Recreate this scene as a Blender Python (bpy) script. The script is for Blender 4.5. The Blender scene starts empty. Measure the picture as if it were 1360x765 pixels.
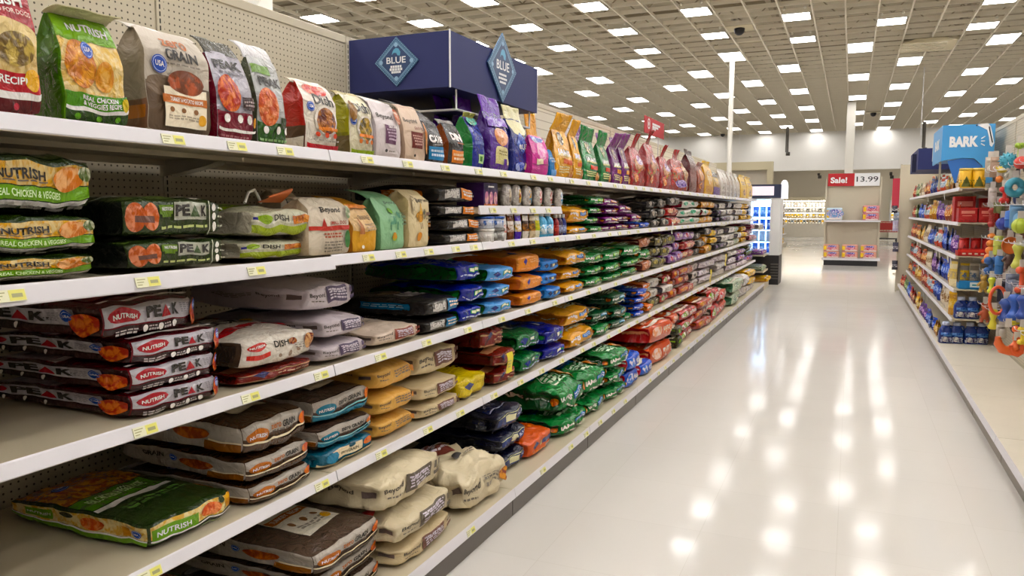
import bpy, math, random
from mathutils import Vector, noise, Matrix
LIGHT_E, EXPO = 27.0, 0.0
S = bpy.context.scene
COL = S.collection
rnd = random.Random(7)

# ------------------------------------------------------------------ camera
F_PX, CX, CY = 1020.0, 680.0, 382.5
PSI, PIT, CAMZ = math.radians(23.7467), math.radians(5.7384), 1.55
FW = Vector((-math.sin(PSI)*math.cos(PIT), math.cos(PSI)*math.cos(PIT), -math.sin(PIT)))
RT = Vector((math.cos(PSI), math.sin(PSI), 0))
UP = RT.cross(FW)
cam = bpy.data.objects.new('camera', bpy.data.cameras.new('camera')); COL.objects.link(cam)
cam.matrix_world = Matrix((RT.to_4d(), UP.to_4d(), (-FW).to_4d(), (0, 0, 0, 1))).transposed()
for i in range(3): cam.matrix_world[3][i] = 0
cam.matrix_world = Matrix(((RT.x, UP.x, -FW.x, 0), (RT.y, UP.y, -FW.y, 0), (RT.z, UP.z, -FW.z, CAMZ), (0, 0, 0, 1)))
cam.data.sensor_width = 36.0; cam.data.lens = 36.0*F_PX/1360.0
cam.data.clip_start = 0.05; cam.data.clip_end = 200
S.camera = cam

def ray(x, y): return RT*((x-CX)/F_PX) - UP*((y-CY)/F_PX) + FW
def at_x(x, y, X): d = ray(x, y); return Vector((0, 0, CAMZ)) + d*(X/d.x)
def at_y(x, y, Y): d = ray(x, y); return Vector((0, 0, CAMZ)) + d*(Y/d.y)
def at_z(x, y, Z): d = ray(x, y); return Vector((0, 0, CAMZ)) + d*((Z-CAMZ)/d.z)
def y_of(px, X, z):
    """Y along the aisle at which the plane X is met in picture column px, at height z"""
    lo = at_x(px, 280, X).y
    for _ in range(6):
        # the column leans a little with height: find the row for height z
        d = (Vector((X, lo, z)) - Vector((0, 0, CAMZ)))
        row = CY - F_PX*d.dot(UP)/d.dot(FW)
        lo = at_x(px, row, X).y
    return lo

# ------------------------------------------------------------------ colours and materials
def lin(c):
    if isinstance(c, str):
        c = c.lstrip('#'); c = [int(c[i:i+2], 16)/255 for i in (0, 2, 4)]
    return tuple((v/12.92 if v <= .04045 else ((v+.055)/1.055)**2.4) for v in c)
MATS = {}
def mat(name, col, rough=.5, metal=0, noise_amt=.06, noise_scale=6, bump=0, emit=None, estr=0, spec=.5, alpha=None):
    if name in MATS: return MATS[name]
    m = bpy.data.materials.new(name); m.use_nodes = True
    n, l = m.node_tree.nodes, m.node_tree.links
    b = n['Principled BSDF']; c = lin(col)
    tc = n.new('ShaderNodeTexCoord'); nz = n.new('ShaderNodeTexNoise'); nz.inputs['Scale'].default_value = noise_scale; nz.inputs['Detail'].default_value = 4
    l.new(tc.outputs['Object'], nz.inputs['Vector'])
    mx = n.new('ShaderNodeMix'); mx.data_type = 'RGBA'
    mx.inputs[6].default_value = tuple(v*(1-noise_amt) for v in c)+(1,); mx.inputs[7].default_value = tuple(min(1, v*(1+noise_amt)) for v in c)+(1,)
    l.new(nz.outputs['Fac'], mx.inputs[0]); l.new(mx.outputs[2], b.inputs['Base Color'])
    b.inputs['Roughness'].default_value = rough; b.inputs['Metallic'].default_value = metal
    b.inputs['Specular IOR Level'].default_value = spec
    if bump:
        bp = n.new('ShaderNodeBump'); bp.inputs['Strength'].default_value = bump; bp.inputs['Distance'].default_value = .01
        l.new(nz.outputs['Fac'], bp.inputs['Height']); l.new(bp.outputs['Normal'], b.inputs['Normal'])
    if emit:
        b.inputs['Emission Color'].default_value = lin(emit)+(1,); b.inputs['Emission Strength'].default_value = estr
    if alpha is not None: b.inputs['Alpha'].default_value = alpha
    MATS[name] = m; return m

def print_mat(name, rough, bump, coat=0.0, bscale=14):
    """printed film or paper: the two ink colours of each face come from its colour attributes, mottled where they differ"""
    m = bpy.data.materials.new(name); m.use_nodes = True
    n, l = m.node_tree.nodes, m.node_tree.links
    b = n['Principled BSDF']
    a1 = n.new('ShaderNodeAttribute'); a1.attribute_name = 'Col'
    a2 = n.new('ShaderNodeAttribute'); a2.attribute_name = 'Col2'
    tc = n.new('ShaderNodeTexCoord')
    nz = n.new('ShaderNodeTexNoise'); nz.inputs['Scale'].default_value = 38; nz.inputs['Detail'].default_value = 3; nz.inputs['Distortion'].default_value = .6
    l.new(tc.outputs['Object'], nz.inputs['Vector'])
    rp = n.new('ShaderNodeMapRange'); rp.inputs[1].default_value = .42; rp.inputs[2].default_value = .6; rp.interpolation_type = 'SMOOTHSTEP'
    l.new(nz.outputs['Fac'], rp.inputs[0])
    mx = n.new('ShaderNodeMix'); mx.data_type = 'RGBA'
    l.new(rp.outputs[0], mx.inputs[0]); l.new(a1.outputs['Color'], mx.inputs[6]); l.new(a2.outputs['Color'], mx.inputs[7])
    hs = n.new('ShaderNodeHueSaturation'); hs.inputs['Saturation'].default_value = 1.27; hs.inputs['Value'].default_value = .97
    l.new(mx.outputs[2], hs.inputs['Color']); l.new(hs.outputs[0], b.inputs['Base Color'])
    b.inputs['Roughness'].default_value = rough
    b.inputs['Coat Weight'].default_value = coat; b.inputs['Coat Roughness'].default_value = .12
    n2 = n.new('ShaderNodeTexNoise'); n2.inputs['Scale'].default_value = bscale; n2.inputs['Detail'].default_value = 3; n2.inputs['Distortion'].default_value = 1.2
    oi = n.new('ShaderNodeObjectInfo'); vm = n.new('ShaderNodeVectorMath'); vm.operation = 'ADD'
    l.new(tc.outputs['Object'], vm.inputs[0]); l.new(oi.outputs['Location'], vm.inputs[1]); l.new(vm.outputs[0], n2.inputs['Vector'])
    bp = n.new('ShaderNodeBump'); bp.inputs['Strength'].default_value = bump; bp.inputs['Distance'].default_value = .02
    l.new(n2.outputs['Fac'], bp.inputs['Height']); l.new(bp.outputs['Normal'], b.inputs['Normal'])
    MATS[name] = m; return m
FILM = print_mat('printed_film', .27, .8, .12, 20)
PAPER = print_mat('printed_paper', .5, .6, 0, 13)

# ------------------------------------------------------------------ mesh helpers
class MB:
    def __init__(s): s.v = []; s.f = []; s.c = []; s.m = []
    def add(s, vs, fs, col=None, col2=None, mi=0):
        b = len(s.v); s.v.extend(tuple(v) for v in vs)
        for f in fs:
            s.f.append(tuple(b+i for i in f)); s.c.append((col, col2 or col)); s.m.append(mi)
        return s
    def box(s, x0, x1, y0, y1, z0, z1, col=None, col2=None, mi=0, bev=0):
        if bev:
            b = min(bev, (x1-x0)*.45, (y1-y0)*.45, (z1-z0)*.45)
            vs = []; idx = {}
            for sx in (0, 1):
                for sy in (0, 1):
                    for sz in (0, 1):
                        X, Y, Z = (x0, x1)[sx], (y0, y1)[sy], (z0, z1)[sz]
                        dx, dy, dz = (b, -b)[sx], (b, -b)[sy], (b, -b)[sz]
                        idx[sx, sy, sz, 'x'] = len(vs); vs.append((X, Y+dy, Z+dz))
                        idx[sx, sy, sz, 'y'] = len(vs); vs.append((X+dx, Y, Z+dz))
                        idx[sx, sy, sz, 'z'] = len(vs); vs.append((X+dx, Y+dy, Z))
            g = lambda a, b_, c, k: idx[a, b_, c, k]
            fs = [(g(1,0,0,'x'), g(1,1,0,'x'), g(1,1,1,'x'), g(1,0,1,'x')), (g(0,0,0,'x'), g(0,0,1,'x'), g(0,1,1,'x'), g(0,1,0,'x')),
                  (g(0,1,0,'y'), g(0,1,1,'y'), g(1,1,1,'y'), g(1,1,0,'y')), (g(0,0,0,'y'), g(1,0,0,'y'), g(1,0,1,'y'), g(0,0,1,'y')),
                  (g(0,0,1,'z'), g(1,0,1,'z'), g(1,1,1,'z'), g(0,1,1,'z')), (g(0,0,0,'z'), g(0,1,0,'z'), g(1,1,0,'z'), g(1,0,0,'z'))]
            for a in (0, 1):
                for c in (0, 1):
                    q = (g(a,c,0,'x'), g(a,c,1,'x'), g(a,c,1,'y'), g(a,c,0,'y')); fs.append(q if a != c else q[::-1])
                    q = (g(a,0,c,'x'), g(a,1,c,'x'), g(a,1,c,'z'), g(a,0,c,'z')); fs.append(q if a == c else q[::-1])
                    q = (g(0,a,c,'y'), g(1,a,c,'y'), g(1,a,c,'z'), g(0,a,c,'z')); fs.append(q if a != c else q[::-1])
                    for e in (0, 1):
                        q = (g(a,c,e,'x'), g(a,c,e,'y'), g(a,c,e,'z')); fs.append(q if (a+c+e) % 2 else q[::-1])
            return s.add(vs, fs, col, col2, mi)
        vs = [(x0,y0,z0),(x1,y0,z0),(x1,y1,z0),(x0,y1,z0),(x0,y0,z1),(x1,y0,z1),(x1,y1,z1),(x0,y1,z1)]
        return s.add(vs, [(0,3,2,1),(4,5,6,7),(0,1,5,4),(1,2,6,5),(2,3,7,6),(3,0,4,7)], col, col2, mi)
    def prism(s, pts, y0, y1, col=None, mi=0):
        """polygon in x,z (counter-clockwise seen from -y) run along y"""
        n = len(pts); vs = [(p[0], y0, p[1]) for p in pts]+[(p[0], y1, p[1]) for p in pts]
        fs = [tuple(range(n)), tuple(range(2*n-1, n-1, -1))]+[(i, i+n, (i+1) % n+n, (i+1) % n) for i in range(n)]
        return s.add(vs, fs, col, None, mi)
    def lathe(s, prof, n=20, c=(0, 0, 0), axis='z', col=None, col2=None, mi=0, sc=(1, 1, 1)):
        vs = []; fs = []
        disc = len(prof) == 2 and prof[0][0] < 1e-5 and prof[0][1] == prof[1][1]
        if disc: prof = prof[1:]
        for (r, h) in prof:
            for i in range(n):
                a = 2*math.pi*i/n; p = (r*math.cos(a), r*math.sin(a), h)
                if axis == 'y': p = (p[0], p[2], -p[1])
                if axis == 'x': p = (p[2]*(-1 if disc else 1), p[1], -p[0])
                vs.append((c[0]+p[0]*sc[0], c[1]+p[1]*sc[1], c[2]+p[2]*sc[2]))
        for j in range(len(prof)-1):
            for i in range(n): fs.append((j*n+i, j*n+(i+1) % n, (j+1)*n+(i+1) % n, (j+1)*n+i))
        if prof[0][0] > 1e-5: fs.append(tuple(range(n)) if disc and axis == 'x' else tuple(range(n))[::-1])
        if not disc and prof[-1][0] > 1e-5: fs.append(tuple((len(prof)-1)*n+i for i in range(n)))
        return s.add(vs, fs, col, col2, mi)
    def tube(s, pts, r, n=8, col=None, mi=0, closed=False):
        pts = [Vector(p) for p in pts]; vs = []; fs = []; N = len(pts)
        rr = r if isinstance(r, (list, tuple)) else [r]*N
        for i, p in enumerate(pts):
            a = pts[(i-1) % N] if (closed or i > 0) else p; b = pts[(i+1) % N] if (closed or i < N-1) else p
            t = (b-a).normalized(); u = t.cross(Vector((0, 0, 1)))
            if u.length < 1e-3: u = t.cross(Vector((1, 0, 0)))
            u.normalize(); w = t.cross(u)
            for k in range(n):
                q = 2*math.pi*k/n; vs.append(p+u*math.cos(q)*rr[i]+w*math.sin(q)*rr[i])
        for i in range(N if closed else N-1):
            for k in range(n): fs.append((i*n+k, i*n+(k+1) % n, ((i+1) % N)*n+(k+1) % n, ((i+1) % N)*n+k))
        if not closed: fs += [tuple(range(n)), tuple((N-1)*n+k for k in range(n))[::-1]]
        return s.add(vs, fs, col, None, mi)
    def mesh(s, name, mats, smooth=True):
        me = bpy.data.meshes.new(name); me.from_pydata(s.v, [], s.f)
        if not isinstance(mats, (list, tuple)): mats = [mats]
        for m in mats: me.materials.append(m)
        if any(s.m): me.polygons.foreach_set('material_index', s.m)
        me.polygons.foreach_set('use_smooth', [smooth]*len(s.f))
        if s.c and any(c[0] is not None for c in s.c):
            for k, nm in ((0, 'Col'), (1, 'Col2')):
                at = me.color_attributes.new(nm, 'FLOAT_COLOR', 'CORNER'); buf = []
                for f, c in zip(s.f, s.c):
                    q = lin(c[k] if c[k] is not None else '#808080')+(1.0,); buf.extend(q*len(f))
                at.data.foreach_set('color', buf)
        me.update(); return me

def link(name, me, parent=None, loc=None, rot=None, scale=None):
    o = bpy.data.objects.new(name, me); COL.objects.link(o)
    if parent is not None: o.parent = parent
    if loc is not None: o.location = loc
    if rot is not None: o.rotation_euler = rot
    if scale is not None: o.scale = scale
    return o
def tag(o, label, cat, group=None, kind=None):
    o['label'] = label; o['category'] = cat
    if group: o['group'] = group
    if kind: o['kind'] = kind
    return o
def struct(name, mb, m, smooth=False, label=None):
    o = link(name, mb.mesh(name, m, smooth)); o['kind'] = 'structure'
    if label: o['label'] = label
    return o
def smooth_by_angle(me, deg=35):
    try: me.set_sharp_from_angle(angle=math.radians(deg))
    except Exception: pass
    return me

# ------------------------------------------------------------------ lettering
_TX = {}
def text2d(t, bold=.0, res=2):
    k = (t, bold, res)
    if k in _TX: return _TX[k]
    cu = bpy.data.curves.new('lettering', 'FONT'); cu.body = t; cu.resolution_u = res; cu.offset = bold
    ob = bpy.data.objects.new('lettering', cu)
    me = bpy.data.meshes.new_from_object(ob)
    vs = [(v.co.x, v.co.y) for v in me.vertices]; fs = [tuple(p.vertices) for p in me.polygons]
    bpy.data.objects.remove(ob); bpy.data.curves.remove(cu); bpy.data.meshes.remove(me)
    if not vs: _TX[k] = ([], []); return _TX[k]
    x0 = min(v[0] for v in vs); x1 = max(v[0] for v in vs); y0 = min(v[1] for v in vs); y1 = max(v[1] for v in vs)
    vs = [((v[0]-x0)/max(x1-x0, 1e-6)-.5, (v[1]-y0)/max(y1-y0, 1e-6)-.5) for v in vs]
    # keep every face counter-clockwise
    out = []
    for f in fs:
        a = sum(vs[f[i]][0]*vs[f[(i+1) % len(f)]][1]-vs[f[(i+1) % len(f)]][0]*vs[f[i]][1] for i in range(len(f)))
        out.append(f if a > 0 else f[::-1])
    _TX[k] = (vs, out); return _TX[k]

# print layers in face coordinates (-1..1, u to the viewer's right, v up)
def R(u0, v0, u1, v1, c, c2=None): return ('strip', u0, u1, lambda u: v0, lambda u: v1, c, c2)
def E(cx, cy, rx, ry, c, c2=None):
    q = lambda u: ry*math.sqrt(max(0, 1-((u-cx)/rx)**2))
    return ('strip', cx-rx, cx+rx, lambda u: cy-q(u), lambda u: cy+q(u), c, c2)
def D(cx, cy, rx, ry, c, c2=None):
    q = lambda u: ry*max(0, 1-abs(u-cx)/rx)
    return ('strip', cx-rx, cx+rx, lambda u: cy-q(u), lambda u: cy+q(u), c, c2)
def Wv(u0, u1, a, b, amp, c, c2=None, ph=0, k=3.0):
    return ('strip', u0, u1, lambda u: a+amp*math.sin(k*u+ph), lambda u: b+amp*math.sin(k*u+ph), c, c2)
def A(cx, cy, w, h, c):     # triangle, apex up
    return ('strip', cx-w, cx+w, lambda u: cy-h, lambda u: cy-h+2*h*max(0, 1-abs(u-cx)/w), c, None)
def TX(t, cx, cy, w, h, c, bold=.02): return ('text', t, cx, cy, w, h, c, bold)
def LN(u0, v0, u1, v1, n, c):
    out = []; r = random.Random(int(1000*(u0+v0*3+u1)))
    for i in range(n):
        v = v1-(i+.5)*(v1-v0)/n; h = (v1-v0)/n*.27
        u = u0
        while u < u1-.02:
            w = r.uniform(.06, .2)*(u1-u0)+.02; out.append(R(u, v-h, min(u1, u+w), v+h, c)); u += w+.025*(u1-u0)+.01
    return out
def flat(ls):
    out = []
    for x in ls:
        if isinstance(x, list): out += flat(x)
        elif x is not None: out.append(x)
    return out

# ------------------------------------------------------------------ bags
def ridge(p): return 1-2.2*abs(noise.noise(p))
class BagShape:
    """a filled bag as a map from the cube's surface; x runs from the back (-) to the printed end that faces the aisle (+)"""
    def __init__(s, mode, W, L, T, seed=0, wr=.004, gus=.14, taper=.3, nose=.7, n=12, edge=.42, neck=1.0, wedge=.55, bulge=.03, sag=0.0):
        s.__dict__.update(locals()); s.o = Vector((seed*3.17, seed*1.31, seed*2.07)); s.zoff = 0
    def raw(s, cx, cy, cz):
        n = s.n; q = (abs(cx)**n+abs(cy)**n+abs(cz)**n)**(1/n)
        x, y, z = cx/q, cy/q, cz/q
        W, L, T = s.W, s.L, s.T
        if s.mode == 'lie':
            fx = 1-(1-s.nose)*max(0, (x-.1)/.9)**1.8-(1-s.taper)*max(0, (-x-.35)/.65)**1.6
            fy = 1-s.edge*abs(y)**3.2*(1-.25*max(0, x)**4)
            fz = 1-(1-fx)*(1 if z > 0 else .45)
            Z = T/2*z*fz*(fy if z > 0 else .5+.5*fy)
            Y = W/2*y*(1-s.gus*(1-z*z)*abs(y)**5*(1-max(0, x)**24))*(1-.05*max(0, -x)**3)
            X = L/2*x+s.bulge*T*max(0, x)**7*(1-y*y)*(1-z*z)
            X += -.012*max(0, x)**5*abs(y)**4
            if s.sag: Z -= s.sag*T*max(0, x)**3*(abs(y)**2)
        else:
            v = (z+1)/2
            wd = max(0, (v-s.wedge)/(1-s.wedge))
            d = 1-.96*wd**1.25
            wn = 1-(1-s.neck)*wd**1.3
            X = L/2*x*d-.02*wd*L
            Y = W/2*y*wn
            bul = .05*(1-y*y)*math.sin(math.pi*min(1, v*1.25))
            X += bul*L*(1 if x > 0 else -1)*abs(x)
            Y *= 1-s.gus*(1-min(1, abs(x))**2)*abs(y)**6*wd**.7*1.6
            Z = T*v
        p = Vector((X, Y, Z))
        if s.wr:
            k = 7.5; w = s.wr*(.62 if s.mode == 'stand' else 1)
            g = p*k+s.o
            dv = Vector((ridge(g), ridge(g+Vector((9, 3, 1))), ridge(g+Vector((2, 7, 8)))))*w
            g = p*19+s.o*1.7
            dv += Vector((noise.noise(g), noise.noise(g+Vector((5, 5, 1))), noise.noise(g+Vector((1, 6, 4)))))*w*.7
            if s.mode == 'stand': dv *= min(1, max(.0, Z/(.15*T)))
            else: dv.z *= (1 if cz > -.99 else .3)
            p = p+dv
        return p
    FACES = {'front': lambda u, v: (1, u, v), 'top': lambda u, v: (-v, u, 1), 'bottom': lambda u, v: (v, u, -1),
             'back': lambda u, v: (-1, -u, v), 'near': lambda u, v: (u, -1, v), 'far': lambda u, v: (-u, 1, v)}
    def P(s, face, u, v):
        p = s.raw(*s.FACES[face](u, v)); p.x -= s.L/2; p.z += s.zoff; return p
    def PN(s, face, u, v, off):
        e = .012
        u0, u1, v0, v1 = max(-1, u-e), min(1, u+e), max(-1, v-e), min(1, v+e)
        a = s.P(face, u1, v)-s.P(face, u0, v); b = s.P(face, u, v1)-s.P(face, u, v0)
        n = a.cross(b)
        if n.length > 1e-12: n.normalize()
        return s.P(face, u, v)+n*off
    def dims(s, face):
        return {'front': (s.W, s.T), 'back': (s.W, s.T), 'top': (s.W, s.L), 'bottom': (s.W, s.L), 'near': (s.L, s.T), 'far': (s.L, s.T)}[face]
    def grid(s, mb, face, step, col, col2=None, mi=0):
        a, b = s.dims(face); nu = max(3, int(a/step)); nv = max(3, int(b/step))
        # cells gather towards the edges so that the rounding stays smooth
        def sp(i, n):
            t = 2*i/n-1; return t*(1.25-.25*t*t) if n > 4 else t
        vs = [s.P(face, sp(i, nu), sp(j, nv)) for j in range(nv+1) for i in range(nu+1)]
        fs = [(j*(nu+1)+i, j*(nu+1)+i+1, (j+1)*(nu+1)+i+1, (j+1)*(nu+1)+i) for j in range(nv) for i in range(nu)]
        mb.add(vs, fs, col, col2, mi)
    def decals(s, mb, face, layers, step, mi=0, res=2):
        a, b = s.dims(face)
        for li, ly in enumerate(flat(layers)):
            off = .0010+.075*s.wr+.0006*min(li, 16)
            if ly[0] == 'strip':
                _, u0, u1, lo, hi, c, c2 = ly
                u0, u1 = max(-.985, u0), min(.985, u1)
                if u1 <= u0: continue
                n = max(2, min(44, int((u1-u0)*a/2/step)+2))
                hm = max(hi(u0+(u1-u0)*t/6)-lo(u0+(u1-u0)*t/6) for t in range(7))
                m = max(1, min(40, int(hm*b/2/step)+1))
                if n < 12 and abs(hi(u0)-hi((u0+u1)/2)) > 1e-4: n = 12
                vs = []
                for j in range(m+1):
                    for i in range(n+1):
                        u = u0+(u1-u0)*i/n; l_, h_ = max(-.98, lo(u)), min(.98, hi(u))
                        vs.append(s.PN(face, u, l_+(h_-l_)*j/m, off))
                mb.add(vs, [(j*(n+1)+i, j*(n+1)+i+1, (j+1)*(n+1)+i+1, (j+1)*(n+1)+i) for j in range(m) for i in range(n)], c, c2, mi)
            else:
                _, t, cx, cy, w, h, c, bold = ly
                vs, fs = text2d(t, bold, res)
                mb.add([s.PN(face, max(-.98, min(.98, cx+x*w)), max(-.98, min(.98, cy+y*h)), off+.0006) for x, y in vs], fs, c, None, mi)

class Kind:
    def __init__(s, key, desc, mode, W, L, T, base, side=None, front=None, top=None, near=None, back=None, film=True, step=.0145, split=True, seal=None, name='dog_food_bag', base2=None, parts=None, **shape):
        s.__dict__.update(locals()); s.var = {}
    def get(s, v):
        if v not in s.var: s.var[v] = s.build(v)
        return s.var[v]
    def build(s, v):
        sh = BagShape(s.mode, s.W, s.L, s.T, seed=sum(map(ord, s.key)) % 97+v*5.3, **s.shape)
        if s.mode == 'lie':
            zs = [sh.P(f, -1+i*.08, -1+j*.08).z for f in ('top', 'bottom') for i in range(26) for j in range(26)]
            sh.zoff = -min(zs); s.h = max(zs)-min(zs)
        else: s.h = s.T
        m = FILM if s.film else PAPER
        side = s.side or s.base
        near = s.near if s.near is not None else []
        farl = [x for x in flat(near) if x[0] != 'text']
        body, end, g1, g2 = MB(), MB(), MB(), MB()
        res = 2 if s.step < .02 else 1
        ds = s.step*.72 if s.step < .02 else s.step
        sh.grid(body, 'top', s.step, s.base, s.base2); sh.grid(body, 'bottom', s.step*2, s.base); sh.grid(body, 'back', s.step*2, s.base)
        if s.top: sh.decals(body, 'top', s.top, ds, res=res)
        sh.grid(end, 'front', s.step*.8, s.base, s.base2)
        if s.front: sh.decals(end, 'front', s.front, ds*.85, res=res)
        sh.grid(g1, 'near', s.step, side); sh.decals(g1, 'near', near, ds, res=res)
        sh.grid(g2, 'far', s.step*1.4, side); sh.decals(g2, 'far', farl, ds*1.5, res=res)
        s.shape_obj = sh
        if not s.split:
            for o in (end, g1, g2):
                b = len(body.v); body.v += o.v; body.f += [tuple(b+i for i in f) for f in o.f]; body.c += o.c; body.m += o.m
            out = [(None, body.mesh(s.key, m))]
        else:
            out = [(None, body.mesh(s.key, m)), ('end_panel' if s.mode == 'lie' else 'front_panel', end.mesh(s.key+'_front', m)),
                   ('side_gusset', g1.mesh(s.key+'_gusset', m)), ('side_gusset', g2.mesh(s.key+'_gusset', m))]
        if s.seal:
            hgt, lean, curl, wid, c, tilt = s.seal
            sm = MB(); n, k = 8, 10; vs = []
            top = sh.P('top', 0, 0); W2 = s.W*s.shape.get('neck', 1.0)*.5*wid
            for th in (0, .003):
                for j in range(k+1):
                    t = j/k; ang = lean+curl*t
                    # integrate the curl
                    px = sum(math.sin(lean+curl*(q/k)) for q in range(j))*hgt/k
                    pz = sum(math.cos(lean+curl*(q/k)) for q in range(j))*hgt/k
                    for i in range(n+1):
                        u = 2*i/n-1
                        wv = .006*math.sin(5*u+3*t+v)*t
                        vs.append((top.x+px+wv+th*math.cos(ang), top.y+u*W2*(1-.06*t)+tilt*t*hgt, top.z-.008+pz-th*math.sin(ang)+.01*u*t*tilt))
            N = (n+1)*(k+1)
            fs = [(j*(n+1)+i+N, j*(n+1)+i+1+N, (j+1)*(n+1)+i+1+N, (j+1)*(n+1)+i+N) for j in range(k) for i in range(n)]
            fs += [(j*(n+1)+i, (j+1)*(n+1)+i, (j+1)*(n+1)+i+1, j*(n+1)+i+1) for j in range(k) for i in range(n)]
            fs += [(j*(n+1), j*(n+1)+N, (j+1)*(n+1)+N, (j+1)*(n+1)) for j in range(k)]
            fs += [(j*(n+1)+n, (j+1)*(n+1)+n, (j+1)*(n+1)+n+N, j*(n+1)+n+N) for j in range(k)]
            fs += [(k*(n+1)+i, k*(n+1)+i+N, k*(n+1)+i+1+N, k*(n+1)+i+1) for i in range(n)]
            sm.add(vs, fs, c)
            if s.split: out.append(('top_seal', sm.mesh(s.key+'_seal', m)))
            else:
                o = out[0][1]; b = MB(); b.v = body.v+sm.v; nb = len(body.v); b.f = body.f+[tuple(nb+i for i in f) for f in sm.f]; b.c = body.c+sm.c; b.m = body.m+sm.m
                out[0] = (None, b.mesh(s.key, m))
        return out
K = {}
def kind(key, *a, **k): K[key] = Kind(key, *a, **k); return K[key]
def put(key, v, loc, yaw=0, scale=(1, 1, 1), tilt=0, roll=0):
    parts = K[key].get(v); root = None
    for nm, me in parts:
        if root is None:
            root = link(K[key].name, me, None, loc, (roll, tilt, yaw), scale)
        else: link(nm, me, root)
    return root

# ------------------------------------------------------------------ kinds of bag
WHT, CRM, INK, USA = '#ece8e4', '#e6d9bd', '#2a2623', '#3a55a8'
MEAT, MEAT2, CHK, CHK2 = '#a8382c', '#d88a6c', '#c98a4e', '#e8bf8a'
def badge(cx, cy, rx, ry): return [E(cx, cy, rx, ry, USA), E(cx, cy, rx*.86, ry*.86, '#c9d2ea'), E(cx, cy, rx*.78, ry*.78, USA), TX('USA', cx, cy, rx*1.1, ry*.6, WHT)]
def dots(us, v, rx, ry, c): return [E(u, v, rx, ry, c) for u in us]

def fam_large(key, desc, base, badgec, txt, panel, top, side=None, W=.42, L=.62, T=.1, **kw):
    return kind(key, desc, 'lie', W, L, T, base, side=side, front=panel, top=top, **kw)

# crimson bags with a black word on silver
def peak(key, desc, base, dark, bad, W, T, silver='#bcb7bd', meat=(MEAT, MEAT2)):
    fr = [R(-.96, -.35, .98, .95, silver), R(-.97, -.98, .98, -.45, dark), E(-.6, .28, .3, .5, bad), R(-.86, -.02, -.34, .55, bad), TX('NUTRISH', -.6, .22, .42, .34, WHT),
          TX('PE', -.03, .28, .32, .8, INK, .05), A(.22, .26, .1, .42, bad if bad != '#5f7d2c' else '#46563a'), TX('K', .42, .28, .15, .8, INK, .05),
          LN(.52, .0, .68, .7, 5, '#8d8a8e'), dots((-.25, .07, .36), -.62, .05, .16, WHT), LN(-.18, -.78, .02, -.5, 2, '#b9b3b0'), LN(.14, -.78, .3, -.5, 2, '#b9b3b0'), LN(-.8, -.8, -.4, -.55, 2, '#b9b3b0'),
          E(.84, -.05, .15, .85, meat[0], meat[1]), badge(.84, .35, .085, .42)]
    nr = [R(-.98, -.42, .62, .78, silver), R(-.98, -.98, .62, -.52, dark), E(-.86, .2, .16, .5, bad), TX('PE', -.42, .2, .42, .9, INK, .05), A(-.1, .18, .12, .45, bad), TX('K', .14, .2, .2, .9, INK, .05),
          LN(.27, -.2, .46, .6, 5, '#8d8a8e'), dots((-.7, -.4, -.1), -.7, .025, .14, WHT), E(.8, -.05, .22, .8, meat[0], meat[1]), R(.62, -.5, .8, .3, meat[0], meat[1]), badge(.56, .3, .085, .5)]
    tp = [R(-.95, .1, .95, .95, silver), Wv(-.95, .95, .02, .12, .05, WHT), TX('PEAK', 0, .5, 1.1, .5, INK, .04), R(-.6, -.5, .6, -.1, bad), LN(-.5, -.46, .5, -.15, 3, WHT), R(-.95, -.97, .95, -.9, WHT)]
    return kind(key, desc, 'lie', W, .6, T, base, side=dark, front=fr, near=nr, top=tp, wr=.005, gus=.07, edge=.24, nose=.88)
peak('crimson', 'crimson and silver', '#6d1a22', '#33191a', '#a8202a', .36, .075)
kind('forest', 'dark green and silver', 'lie', .44, .6, .095, '#2f3b20', side='#121410',
     front=[E(-.8, -.05, .16, .85, '#b96a52', '#e0a088'), E(-.55, .0, .14, .75, '#b96a52', '#e0a088'), R(-.8, -.35, -.5, .0, '#6d5048'), R(-.4, .1, -.14, .6, '#5f7d2c'), R(-.36, -.05, -.18, .1, '#5f7d2c'), R(-.12, -.2, .52, .75, '#a9a99c'), TX('PE', .04, .3, .28, .62, INK, .05), A(.26, .28, .08, .32, '#46563a'), TX('K', .44, .3, .13, .62, INK, .05), TX('NUTRISH', -.27, .38, .2, .2, WHT),
            LN(-.4, -.7, .5, -.45, 1, '#b9c08a'), dots((.66,), .5, .045, .22, WHT), dots((.665,), -.05, .045, .22, WHT), dots((.67,), -.6, .045, .22, WHT), LN(.75, .4, .92, .6, 1, '#b9b9a8'), LN(.75, -.15, .92, .05, 1, '#b9b9a8'), LN(.75, -.7, .92, -.5, 1, '#b9b9a8'), R(.55, -.9, .57, .8, '#c8c8b8')],
     near=[R(-.95, -.3, .5, .6, '#1b2216')], top=[R(-.95, -.95, .95, -.75, '#55663a'), R(-.9, -.6, .3, -.35, '#c8c8bc'), TX('PEAK', 0, .2, 1.1, .4, '#8d9484', .04), R(.1, -.9, .7, -.7, '#dcd8d0', '#a88a6a')], wr=.005, gus=.07, edge=.26, nose=.9)

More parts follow.
